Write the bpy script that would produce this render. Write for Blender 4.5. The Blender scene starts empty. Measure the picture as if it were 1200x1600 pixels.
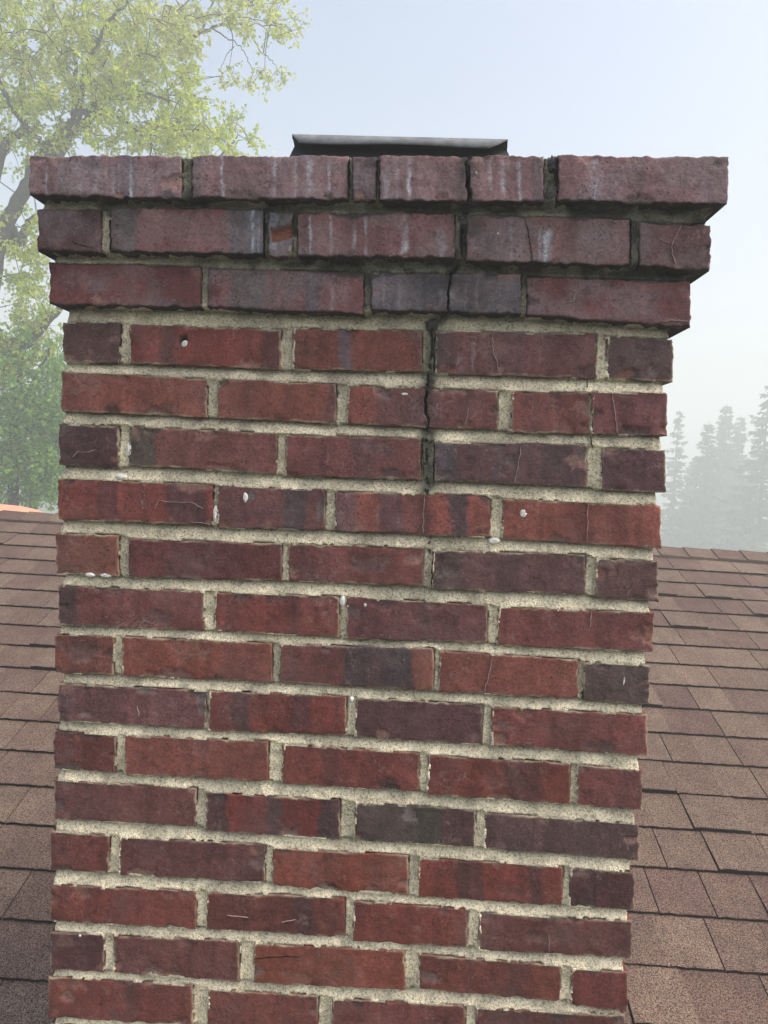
import bpy, math, random
import numpy as np
from mathutils import Matrix, Vector

# ------------------------------------------------------------------ camera
FPX = 1200.0                                    # focal length in photograph pixels (1200 x 1600)
CAM_Z = 5.6
V = np.array([-913.0, 19230.0, 1200.0]); V /= np.linalg.norm(V)          # gravity in camera axes (x right, y down, z ahead)
RH = np.array([0.99796717, 0.0540658, -0.03374053])
RV = RH - (RH @ V) * V; RV /= np.linalg.norm(RV)                          # world X = direction of the shingle courses
FW = np.cross(RV, V)                                                      # world Y = up the roof, away from the camera
CAM = np.array([0.0, 0.0, CAM_Z])
def c2w(m): return np.array([m @ RV, m @ FW, -(m @ V)])
def ray(x, y): return c2w(np.array([(x - 600.0) / FPX, (y - 800.0) / FPX, 1.0]))
def at(x, y, depth): return CAM + ray(x, y) * depth

scene = bpy.context.scene
col = scene.collection
cam_d = bpy.data.cameras.new('camera'); cam = bpy.data.objects.new('camera', cam_d); col.objects.link(cam)
cx, cy, cz = c2w(np.array([1.0, 0, 0])), c2w(np.array([0, -1.0, 0])), c2w(np.array([0, 0, -1.0]))
cam.matrix_world = Matrix([[cx[i], cy[i], cz[i], CAM[i]] for i in range(3)] + [[0, 0, 0, 1]])
cam_d.sensor_fit = 'VERTICAL'; cam_d.sensor_height = 32.0; cam_d.sensor_width = 24.0; cam_d.lens = 24.0
cam_d.clip_start = 0.05; cam_d.clip_end = 3000.0
scene.camera = cam

# ------------------------------------------------------------------ sky, sun, exposure
SUN_EL, SUN_AZ = math.radians(50), math.radians(97)     # azimuth clockwise from +Y (ahead of the camera), to the right
w = bpy.data.worlds.new('World'); scene.world = w; w.use_nodes = True
wn = w.node_tree.nodes; wn.clear()
sky = wn.new('ShaderNodeTexSky'); sky.sky_type = 'NISHITA'; sky.sun_disc = False
sky.sun_elevation = SUN_EL; sky.sun_rotation = SUN_AZ
sky.air_density = 1.0; sky.dust_density = 6.5; sky.ozone_density = 0.2; sky.altitude = 50
bg = wn.new('ShaderNodeBackground'); bg.inputs['Strength'].default_value = 0.15
wo = wn.new('ShaderNodeOutputWorld')
w.node_tree.links.new(sky.outputs[0], bg.inputs[0]); w.node_tree.links.new(bg.outputs[0], wo.inputs[0])
sd = bpy.data.lights.new('sun', 'SUN'); sd.energy = 1.5; sd.angle = math.radians(14); sd.color = (1.0, 0.94, 0.85)
sun = bpy.data.objects.new('sun', sd); col.objects.link(sun); sun.location = (20, 20, 40)
sdir = Vector((math.sin(SUN_AZ) * math.cos(SUN_EL), math.cos(SUN_AZ) * math.cos(SUN_EL), math.sin(SUN_EL)))
sun.rotation_euler = sdir.to_track_quat('Z', 'Y').to_euler()
vs = scene.view_settings
vs.view_transform = 'Standard'; vs.look = 'None'; vs.gamma = 1.0; vs.exposure = 0.92; vs.use_curve_mapping = False
scene.cycles.use_denoising = True
scene.cycles.max_bounces = 5; scene.cycles.volume_bounces = 1; scene.cycles.diffuse_bounces = 3; scene.cycles.glossy_bounces = 2
scene.cycles.sample_clamp_indirect = 6.0

# ------------------------------------------------------------------ helpers
rng = random.Random(7)
NR = np.random.RandomState(11)
def s2l(c):
    c = np.asarray(c, float) / 255.0
    return np.where(c <= 0.04045, c / 12.92, ((c + 0.055) / 1.055) ** 2.4)
def hsh(ix, iy, iz, seed):
    n = (ix * 374761393 + iy * 668265263 + iz * 1442695041 + seed * 974711) & 0xffffffff
    n = ((n ^ (n >> 13)) * 1274126177) & 0xffffffff
    n = n ^ (n >> 16)
    n = (n * 668265263) & 0xffffffff
    n = n ^ (n >> 15)
    return (n & 0xffffff) / float(0xffffff)
def vnoise(x, y, z=0.0, seed=0):
    x = np.asarray(x, float); y = np.asarray(y, float) + 0 * x; z = np.asarray(z, float) + 0 * x
    xi, yi, zi = np.floor(x).astype(np.int64), np.floor(y).astype(np.int64), np.floor(z).astype(np.int64)
    fx, fy, fz = x - xi, y - yi, z - zi
    fx = fx * fx * (3 - 2 * fx); fy = fy * fy * (3 - 2 * fy); fz = fz * fz * (3 - 2 * fz)
    r = 0
    for a in (0, 1):
        for b in (0, 1):
            for c in (0, 1):
                wgt = (fx if a else 1 - fx) * (fy if b else 1 - fy) * (fz if c else 1 - fz)
                r = r + wgt * hsh(xi + a, yi + b, zi + c, seed)
    return r
def fbm(x, y, z=0.0, seed=0, o=3):
    r = 0; a = 0.5; t = 0
    x = np.asarray(x, float); y = np.asarray(y, float)
    for k in range(o):
        r = r + a * vnoise(x * 2 ** k + 13.7 * k, y * 2 ** k + 5.1 * k, np.asarray(z, float) * 2 ** k, seed + k * 31); t += a; a *= 0.5
    return r / t
def sstep(a, b, x):
    t = np.clip((x - a) / (b - a), 0, 1); return t * t * (3 - 2 * t)

def new_obj(name, verts, faces, mat=None, parent=None, loc=(0, 0, 0), colors=None, smooth=False):
    me = bpy.data.meshes.new(name)
    me.from_pydata([tuple(v) for v in verts], [], [tuple(f) for f in faces])
    if colors is not None:
        at_ = me.color_attributes.new('Col', 'FLOAT_COLOR', 'POINT')
        c4 = np.ones((len(verts), 4), np.float32); c4[:, :3] = np.asarray(colors, np.float32)
        at_.data.foreach_set('color', c4.ravel())
    if smooth: me.polygons.foreach_set('use_smooth', [True] * len(me.polygons))
    me.update()
    o = bpy.data.objects.new(name, me); col.objects.link(o)
    o.location = loc
    if mat: me.materials.append(mat)
    if parent: o.parent = parent
    return o
def empty(name, loc, rz=0.0):
    o = bpy.data.objects.new(name, None); col.objects.link(o); o.location = loc; o.rotation_euler = (0, 0, rz)
    o.empty_display_size = 0.2
    return o
def tag(o, label=None, cat=None, group=None, kind=None):
    if label: o['label'] = label
    if cat: o['category'] = cat
    if group: o['group'] = group
    if kind: o['kind'] = kind
    return o
def box_vf(x0, x1, y0, y1, z0, z1):
    v = [(x0, y0, z0), (x1, y0, z0), (x1, y1, z0), (x0, y1, z0), (x0, y0, z1), (x1, y0, z1), (x1, y1, z1), (x0, y1, z1)]
    f = [(0, 3, 2, 1), (4, 5, 6, 7), (0, 1, 5, 4), (1, 2, 6, 5), (2, 3, 7, 6), (3, 0, 4, 7)]
    return v, f
class MB:
    def __init__(s): s.v = []; s.f = []; s.c = []
    def add(s, v, f, c=None):
        n = len(s.v); s.v += [tuple(p) for p in v]; s.f += [tuple(i + n for i in q) for q in f]
        if c is not None: s.c += [tuple(c)] * len(v)
    def tube(s, path, radii, n=6, c=None):
        path = [np.asarray(p, float) for p in path]; vv = []; ff = []
        for i, p in enumerate(path):
            t = path[min(i + 1, len(path) - 1)] - path[max(i - 1, 0)]; t = t / (np.linalg.norm(t) + 1e-9)
            u = np.cross(t, [0.13, 0.97, 0.21]); u /= np.linalg.norm(u) + 1e-9; q = np.cross(t, u)
            for k in range(n):
                a = 2 * math.pi * k / n; vv.append(p + radii[i] * (math.cos(a) * u + math.sin(a) * q))
        for i in range(len(path) - 1):
            for k in range(n):
                ff.append((i * n + k, i * n + (k + 1) % n, (i + 1) * n + (k + 1) % n, (i + 1) * n + k))
        ff.append(tuple(range(n))[::-1]); ff.append(tuple((len(path) - 1) * n + k for k in range(n)))
        s.add(vv, ff, c)
    def build(s, name, mat, parent=None, loc=(0, 0, 0), smooth=False):
        return new_obj(name, s.v, s.f, mat, parent, loc, s.c if s.c else None, smooth)

# ------------------------------------------------------------------ materials
def mat(name):
    m = bpy.data.materials.new(name); m.use_nodes = True
    return m, m.node_tree.nodes, m.node_tree.links, m.node_tree.nodes['Principled BSDF']
def nnode(n, t, **kw):
    k = n.new(t)
    for a, b in kw.items():
        if a in k.inputs.keys(): k.inputs[a].default_value = b
        else: setattr(k, a, b)
    return k
def mix(n, l, fac, a, b, blend='MIX'):
    k = n.new('ShaderNodeMix'); k.data_type = 'RGBA'; k.blend_type = blend
    for s_, v_ in ((k.inputs[0], fac), (k.inputs[6], a), (k.inputs[7], b)):
        if hasattr(v_, 'is_output'): l.new(v_, s_)
        elif isinstance(v_, (int, float)): s_.default_value = v_
        else: s_.default_value = (*v_, 1)
    return k.outputs[2]
def ramp(n, l, src, p0, p1, c0=(0, 0, 0), c1=(1, 1, 1)):
    if p0 > p1: p0, p1, c0, c1 = p1, p0, c1, c0
    r = n.new('ShaderNodeValToRGB'); r.color_ramp.elements[0].position = p0; r.color_ramp.elements[1].position = p1
    r.color_ramp.elements[0].color = (*c0, 1); r.color_ramp.elements[1].color = (*c1, 1); l.new(src, r.inputs[0]); return r.outputs[0]

def make_brick_mat():
    m, n, l, p = mat('weathered_brick')
    geo = n.new('ShaderNodeNewGeometry'); pos = geo.outputs['Position']
    at_ = nnode(n, 'ShaderNodeAttribute', attribute_name='Col')
    n1 = nnode(n, 'ShaderNodeTexNoise', Scale=260.0, Detail=4.0, Roughness=0.7); l.new(pos, n1.inputs['Vector'])
    n2 = nnode(n, 'ShaderNodeTexNoise', Scale=900.0, Detail=2.0); l.new(pos, n2.inputs['Vector'])
    n3 = nnode(n, 'ShaderNodeTexNoise', Scale=55.0, Detail=5.0, Roughness=0.65); l.new(pos, n3.inputs['Vector'])
    # wire-cut drag lines: noise stretched along the brick
    mp = n.new('ShaderNodeMapping'); mp.inputs['Scale'].default_value = (18, 18, 700); l.new(pos, mp.inputs[0])
    n4 = nnode(n, 'ShaderNodeTexNoise', Scale=1.0, Detail=2.0); l.new(mp.outputs[0], n4.inputs['Vector'])
    c = mix(n, l, ramp(n, l, n3.outputs[0], 0.3, 0.75), at_.outputs[0], (1.35, 1.32, 1.3), 'MULTIPLY')
    c = mix(n, l, 0.48, c, ramp(n, l, n1.outputs[0], 0.32, 0.68, (0.3, 0.29, 0.3), (1.65, 1.65, 1.65)), 'MULTIPLY')
    n5 = nnode(n, 'ShaderNodeTexNoise', Scale=26.0, Detail=3.0, Distortion=1.2); l.new(pos, n5.inputs['Vector'])
    sub = n.new('ShaderNodeMath'); sub.operation = 'SUBTRACT'; l.new(n5.outputs[0], sub.inputs[0]); sub.inputs[1].default_value = 0.53
    ab = n.new('ShaderNodeMath'); ab.operation = 'ABSOLUTE'; l.new(sub.outputs[0], ab.inputs[0])
    n6 = nnode(n, 'ShaderNodeTexNoise', Scale=17.0, Detail=2.0); l.new(pos, n6.inputs['Vector'])
    msk = n.new('ShaderNodeMath'); msk.operation = 'MULTIPLY'; l.new(ramp(n, l, ab.outputs[0], 0.006, 0.0015), msk.inputs[0]); l.new(ramp(n, l, n6.outputs[0], 0.55, 0.62, (0, 0, 0), (0.45, 0.45, 0.45)), msk.inputs[1])
    c = mix(n, l, msk.outputs[0], c, (0.36, 0.28, 0.26))
    n7 = nnode(n, 'ShaderNodeTexNoise', Scale=9.0, Detail=6.0, Roughness=0.7); l.new(pos, n7.inputs['Vector'])
    c = mix(n, l, ramp(n, l, n7.outputs[0], 0.52, 0.78, (0, 0, 0), (0.4, 0.4, 0.4)), c, (0.20, 0.15, 0.145))
    n8 = nnode(n, 'ShaderNodeTexNoise', Scale=38.0, Detail=8.0, Roughness=0.78); l.new(pos, n8.inputs['Vector'])
    c = mix(n, l, ramp(n, l, n8.outputs[0], 0.565, 0.60, (0, 0, 0), (0.55, 0.55, 0.55)), c, (0.45, 0.42, 0.46), 'MULTIPLY')
    c = mix(n, l, ramp(n, l, n8.outputs[0], 0.405, 0.375, (0, 0, 0), (0.38, 0.38, 0.38)), c, (0.27, 0.17, 0.15))
    v9 = nnode(n, 'ShaderNodeTexVoronoi', Scale=150.0); l.new(pos, v9.inputs['Vector'])
    pit = n.new('ShaderNodeMath'); pit.operation = 'MULTIPLY'; l.new(ramp(n, l, v9.outputs['Distance'], 0.20, 0.12), pit.inputs[0]); l.new(ramp(n, l, n6.outputs[0], 0.45, 0.55, (0.05, 0.05, 0.05), (0.9, 0.9, 0.9)), pit.inputs[1])
    c = mix(n, l, pit.outputs[0], c, (0.025, 0.016, 0.016))
    c = mix(n, l, ramp(n, l, n2.outputs[0], 0.70, 0.76), c, (0.42, 0.36, 0.33))
    c = mix(n, l, ramp(n, l, n2.outputs[0], 0.32, 0.27), c, (0.02, 0.015, 0.015))
    l.new(c, p.inputs['Base Color']); p.inputs['Roughness'].default_value = 0.82; p.inputs['Specular IOR Level'].default_value = 0.35
    b1 = nnode(n, 'ShaderNodeBump', Strength=0.45, Distance=0.0016); l.new(n1.outputs[0], b1.inputs['Height'])
    b2 = nnode(n, 'ShaderNodeBump', Strength=0.6, Distance=0.004); l.new(n3.outputs[0], b2.inputs['Height']); l.new(b1.outputs[0], b2.inputs['Normal'])
    b3 = nnode(n, 'ShaderNodeBump', Strength=0.25, Distance=0.0008); l.new(n4.outputs[0], b3.inputs['Height']); l.new(b2.outputs[0], b3.inputs['Normal'])
    b4 = nnode(n, 'ShaderNodeBump', Strength=0.5, Distance=0.003); l.new(n8.outputs[0], b4.inputs['Height']); l.new(b3.outputs[0], b4.inputs['Normal'])
    l.new(b4.outputs[0], p.inputs['Normal'])
    return m
def make_mortar_mat():
    m, n, l, p = mat('sandy_mortar')
    geo = n.new('ShaderNodeNewGeometry'); pos = geo.outputs['Position']
    at_ = nnode(n, 'ShaderNodeAttribute', attribute_name='Col')
    n1 = nnode(n, 'ShaderNodeTexNoise', Scale=300.0, Detail=4.0, Roughness=0.75); l.new(pos, n1.inputs['Vector'])
    v1 = nnode(n, 'ShaderNodeTexVoronoi', Scale=520.0); l.new(pos, v1.inputs['Vector'])
    n3 = nnode(n, 'ShaderNodeTexNoise', Scale=60.0, Detail=4.0); l.new(pos, n3.inputs['Vector'])
    c = mix(n, l, 0.75, at_.outputs[0], ramp(n, l, n1.outputs[0], 0.34, 0.52, (0.22, 0.21, 0.2), (1.25, 1.25, 1.23)), 'MULTIPLY')
    c = mix(n, l, 0.45, c, ramp(n, l, n3.outputs[0], 0.3, 0.7, (0.55, 0.54, 0.52), (1.2, 1.2, 1.2)), 'MULTIPLY')
    c = mix(n, l, ramp(n, l, v1.outputs['Distance'], 0.24, 0.14), c, (0.06, 0.056, 0.05))
    l.new(c, p.inputs['Base Color']); p.inputs['Roughness'].default_value = 0.95; p.inputs['Specular IOR Level'].default_value = 0.2
    b1 = nnode(n, 'ShaderNodeBump', Strength=0.8, Distance=0.0022); l.new(n1.outputs[0], b1.inputs['Height'])
    b2 = nnode(n, 'ShaderNodeBump', Strength=0.6, Distance=0.002); l.new(v1.outputs['Distance'], b2.inputs['Height']); l.new(b1.outputs[0], b2.inputs['Normal'])
    l.new(b2.outputs[0], p.inputs['Normal'])
    return m
def make_shingle_mat():
    m, n, l, p = mat('granule_shingle')
    geo = n.new('ShaderNodeNewGeometry'); pos = geo.outputs['Position']
    oi = n.new('ShaderNodeObjectInfo'); at_ = nnode(n, 'ShaderNodeAttribute', attribute_name='Col')
    rr = n.new('ShaderNodeMath'); rr.operation = 'ADD'; l.new(oi.outputs['Random'], rr.inputs[0]); l.new(at_.outputs['Fac'], rr.inputs[1])
    fr = n.new('ShaderNodeMath'); fr.operation = 'FRACT'; l.new(rr.outputs[0], fr.inputs[0])
    r = n.new('ShaderNodeValToRGB'); l.new(fr.outputs[0], r.inputs[0])
    cols = [(0.0, (0.108, 0.076, 0.063)), (0.25, (0.150, 0.110, 0.091)), (0.5, (0.126, 0.093, 0.078)), (0.75, (0.104, 0.066, 0.060)), (1.0, (0.154, 0.119, 0.098))]
    e = r.color_ramp.elements; e[0].position, e[0].color = cols[0][0], (*cols[0][1], 1); e[1].position, e[1].color = cols[-1][0], (*cols[-1][1], 1)
    for q, c_ in cols[1:-1]: k = e.new(q); k.color = (*c_, 1)
    n1 = nnode(n, 'ShaderNodeTexNoise', Scale=330.0, Detail=2.0, Roughness=0.8); l.new(pos, n1.inputs['Vector'])
    n2 = nnode(n, 'ShaderNodeTexNoise', Scale=14.0, Detail=4.0); l.new(pos, n2.inputs['Vector'])
    n3 = nnode(n, 'ShaderNodeTexNoise', Scale=2.2, Detail=3.0); l.new(pos, n3.inputs['Vector'])
    v1 = nnode(n, 'ShaderNodeTexVoronoi', Scale=430.0); l.new(pos, v1.inputs['Vector'])
    c = mix(n, l, 0.95, r.outputs[0], ramp(n, l, n1.outputs[0], 0.40, 0.60, (0.10, 0.097, 0.105), (2.25, 2.2, 2.05)), 'MULTIPLY')
    c = mix(n, l, 0.5, c, ramp(n, l, v1.outputs['Distance'], 0.1, 0.6, (1.3, 1.3, 1.3), (0.6, 0.6, 0.6)), 'MULTIPLY')
    c = mix(n, l, 0.6, c, ramp(n, l, n2.outputs[0], 0.3, 0.7, (0.72, 0.66, 0.68), (1.25, 1.22, 1.16)), 'MULTIPLY')
    c = mix(n, l, 0.5, c, ramp(n, l, n3.outputs[0], 0.3, 0.7, (0.75, 0.72, 0.74), (1.2, 1.2, 1.18)), 'MULTIPLY')
    l.new(c, p.inputs['Base Color']); p.inputs['Roughness'].default_value = 0.9; p.inputs['Specular IOR Level'].default_value = 0.3
    b1 = nnode(n, 'ShaderNodeBump', Strength=0.7, Distance=0.002); l.new(v1.outputs['Distance'], b1.inputs['Height'])
    l.new(b1.outputs[0], p.inputs['Normal'])
    return m
def plain(name, rgb, rough=0.8, metal=0.0, var=0.3, scale=30.0, spec=0.4, bump=0.0):
    m, n, l, p = mat(name)
    geo = n.new('ShaderNodeNewGeometry')
    n1 = nnode(n, 'ShaderNodeTexNoise', Scale=scale, Detail=5.0, Roughness=0.6); l.new(geo.outputs['Position'], n1.inputs['Vector'])
    c = mix(n, l, 1.0, rgb, ramp(n, l, n1.outputs[0], 0.3, 0.7, (1 - var,) * 3, (1 + var,) * 3), 'MULTIPLY')
    l.new(c, p.inputs['Base Color']); p.inputs['Roughness'].default_value = rough; p.inputs['Metallic'].default_value = metal
    p.inputs['Specular IOR Level'].default_value = spec
    if bump:
        b = nnode(n, 'ShaderNodeBump', Strength=0.6, Distance=bump); l.new(n1.outputs[0], b.inputs['Height']); l.new(b.outputs[0], p.inputs['Normal'])
    return m
def leaf_mat(name, trans=0.45):
    m, n, l, p = mat(name)
    at_ = nnode(n, 'ShaderNodeAttribute', attribute_name='Col')
    l.new(at_.outputs[0], p.inputs['Base Color']); p.inputs['Roughness'].default_value = 0.6
    tr = n.new('ShaderNodeBsdfTranslucent'); l.new(at_.outputs[0], tr.inputs[0])
    ms = n.new('ShaderNodeMixShader'); ms.inputs[0].default_value = trans
    l.new(p.outputs[0], ms.inputs[1]); l.new(tr.outputs[0], ms.inputs[2]); l.new(ms.outputs[0], n['Material Output'].inputs['Surface'])
    return m
M_BRICK, M_MORTAR, M_SHINGLE = make_brick_mat(), make_mortar_mat(), make_shingle_mat()
M_BLACK = plain('black_painted_metal', (0.012, 0.013, 0.017), 0.7, 0.0, 0.25, 40, 0.5)
M_LIP = plain('weathered_grey_metal', (0.13, 0.14, 0.15), 0.8, 0.0, 0.35, 60, 0.5)
M_CLAY = plain('clay_flue', (0.22, 0.10, 0.06), 0.85, 0, 0.3, 40, 0.3, 0.002)
M_TERRA = plain('terracotta', (0.62, 0.30, 0.2), 0.7, 0, 0.12, 12, 0.3)
M_CRACK = plain('open_crack', (0.012, 0.011, 0.012), 1.0, 0, 0.3, 300, 0.0)
M_VEIN = plain('white_mineral', (0.36, 0.29, 0.27), 0.9, 0, 0.3, 400, 0.2)
M_CAULK = plain('white_caulk', (0.78, 0.77, 0.74), 0.7, 0, 0.2, 260, 0.3, 0.002)
M_RAW = plain('raw_brick_core', (0.30, 0.085, 0.045), 0.95, 0, 0.5, 220, 0.1, 0.003)
M_ASPHALT = plain('cut_asphalt_edge', (0.022, 0.02, 0.02), 0.95, 0, 0.3, 200, 0.1)
M_DECK = plain('roof_felt', (0.035, 0.03, 0.03), 0.95, 0, 0.3, 40, 0.1)
M_SIDING = plain('pale_siding', (0.55, 0.53, 0.48), 0.8, 0, 0.1, 4, 0.3)
M_BARK = plain('grey_bark', (0.075, 0.068, 0.06), 0.95, 0, 0.35, 9, 0.2, 0.02)
M_CBARK = plain('dark_conifer_bark', (0.05, 0.042, 0.036), 0.95, 0, 0.3, 6, 0.2)
M_LEAF, M_NEEDLE = leaf_mat('spring_leaves', 0.6), leaf_mat('conifer_needles', 0.15)
M_GRASS = plain('meadow', (0.055, 0.085, 0.03), 0.95, 0, 0.4, 0.35, 0.2)

# ------------------------------------------------------------------ ground
def make_ground():
    n = 48; R = 300.0; v = []; f = []
    for i in range(n + 1):
        for j in range(n + 1):
            x, y = -R + 2 * R * i / n, -R + 2 * R * j / n
            z = 0.8 * (float(vnoise(x / 40.0, y / 40.0, 0, 3)) - 0.5) if max(abs(x), abs(y)) > 25 else 0.0
            v.append((x, y, z))
    for i in range(n):
        for j in range(n):
            a = i * (n + 1) + j; f.append((a, a + n + 1, a + n + 2, a + 1))
    o = new_obj('ground', v, f, M_GRASS, smooth=True); tag(o, kind='structure')
make_ground()

# ------------------------------------------------------------------ house roof
E_ = 0.143                                             # shingle exposure
PITCH = math.radians(18.0)
ROOF_O = np.array([0.0, 27.045 * E_, CAM_Z - 2.708 * E_ - 0.012])   # lower edge of the ridge cap, in front of the camera axis
house = empty('house', (0, ROOF_O[1] + 0.100, 0.0))
tag(house, 'low brown asphalt-shingled house roof that the brick chimney rises through', 'house roof')
HY = ROOF_O[1] + 0.100                                  # ridge line y
RIDGE_Z = ROOF_O[2] + 0.100 * math.tan(PITCH)
RX = 6.0
NEAVE = 35
def build_house():
    ey = NEAVE * E_ * math.cos(PITCH) + 0.100
    ez = RIDGE_Z - ey * math.tan(PITCH)
    roof = empty('roof', (0, 0, 0)); roof.parent = house; roof.location = (0, 0, 0)
    # deck of both slopes, one slab
    t = 0.03
    v = []; f = []
    for x in (-RX, RX):
        v += [(x, -ey, ez), (x, 0, RIDGE_Z), (x, ey, ez), (x, ey, ez - t), (x, 0, RIDGE_Z - t), (x, -ey, ez - t)]
    f = [(0, 6, 7, 1), (1, 7, 8, 2), (2, 8, 9, 3), (3, 9, 10, 4), (4, 10, 11, 5), (5, 11, 6, 0), (0, 1, 4, 5), (1, 2, 3, 4), (6, 11, 10, 7), (7, 10, 9, 8)]
    new_obj('roof_deck', v, f, M_DECK, roof)
    # walls under it
    xw, yw = RX - 0.3, ey - 0.35
    zt = ez - t + 0.35 * math.tan(PITCH) - 0.02
    v, f = box_vf(-xw, xw, -yw, yw, -0.05, zt)
    new_obj('wall', v, f, M_SIDING, house)
    for s in (-1, 1):
        x0 = s * xw
        v = [(x0, -yw, zt - 0.01), (x0, yw, zt - 0.01), (x0, 0, RIDGE_Z - t - 0.03)]; v += [(p[0] - s * 0.1, p[1], p[2]) for p in v]
        new_obj('gable', v, [(0, 1, 2), (5, 4, 3), (0, 3, 4, 1), (1, 4, 5, 2), (2, 5, 3, 0)], M_SIDING, house)
    return roof
roof = build_house()
SKEW = 0.004                                            # the ridge dips a touch to the right
def roofpt(k, s, z):                                    # k along the courses, s down the slope from the cap line, z off the deck
    y = ROOF_O[1] - s * math.cos(PITCH) - z * math.sin(PITCH)
    zz = ROOF_O[2] - s * math.sin(PITCH) + z * math.cos(PITCH) - SKEW * k
    return np.array([k, y, zz])
def roof_unproject(x, y):
    d = ray(x, y); nrm = np.array([SKEW * 0.95, -math.sin(PITCH), math.cos(PITCH)])
    t = (nrm @ (roofpt(0, 0, 0.008) - CAM)) / (nrm @ d); p = CAM + d * t
    return p[0], (ROOF_O[1] - p[1]) / math.cos(PITCH)
def project(p):
    q = p - CAM; m = q[0] * RV + q[1] * FW - q[2] * V
    return 600 + FPX * m[0] / m[2], 800 + FPX * m[1] / m[2], m[2]

# chimney frame is needed to keep shingles clear of it
HV = np.array([0.99778687, 0.04428956, -0.0495964]); HV = HV - (HV @ V) * V; HV /= np.linalg.norm(HV)
CH_YAW = math.atan2(HV @ FW, HV @ RV)
CH_P = at(600, 800, 1.026)
CH_BASE = CAM_Z - 1.95
CH_DEPTH = 0.62
CHX = np.array([math.cos(CH_YAW), math.sin(CH_YAW), 0]); CHY = np.array([-math.sin(CH_YAW), math.cos(CH_YAW), 0])
CH_O = np.array([CH_P[0], CH_P[1], CH_BASE])
def chl(x, y, d=0.0):                                   # photograph pixel -> chimney-face coordinates on the plane d in front of the face
    r_ = ray(x, y); n_ = -CHY
    t = (n_ @ (CH_O + n_ * d - CAM)) / (n_ @ r_); p = CAM + r_ * t - CH_O
    return float(p @ CHX), float(p[2])

# joint positions read along each course right of the chimney: (y of course top, y of bottom, [(x_top, kind)])
JOINTS = [
 (887, [(1060, 1), (1108, 0), (1157, 1)]), (906, [(1044, 0), (1086, 1), (1127, 0), (1189, 1)]), (929, [(1051, 0), (1112, 1), (1160, 0)]),
 (951, [(1032, 1), (1089, 0), (1136, 1), (1186, 0)]), (977, [(1055, 1), (1116, 0), (1166, 1)]), (1005, [(1045, 1), (1096, 0), (1170, 1)]),
 (1034, [(1049, 0), (1104, 1), (1156, 0)]), (1066, [(1017, 0), (1072, 1), (1127, 0), (1182, 0)]), (1102, [(1030, 0), (1109, 1), (1180, 0)]),
 (1142, [(1030, 1), (1075, 0), (1134, 1)]), (1187, [(1035, 1), (1105, 0), (1170, 1)]), (1237, [(1060, 1), (1144, 0)]),
 (1291, [(1019, 1), (1094, 1), (1180, 1)]), (1352, [(1005, 1), (1089, 1), (1167, 0)]), (1424, [(1015, 0), (1098, 1)]), (1505, [(1060, 0), (1183, 1)])]
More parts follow.
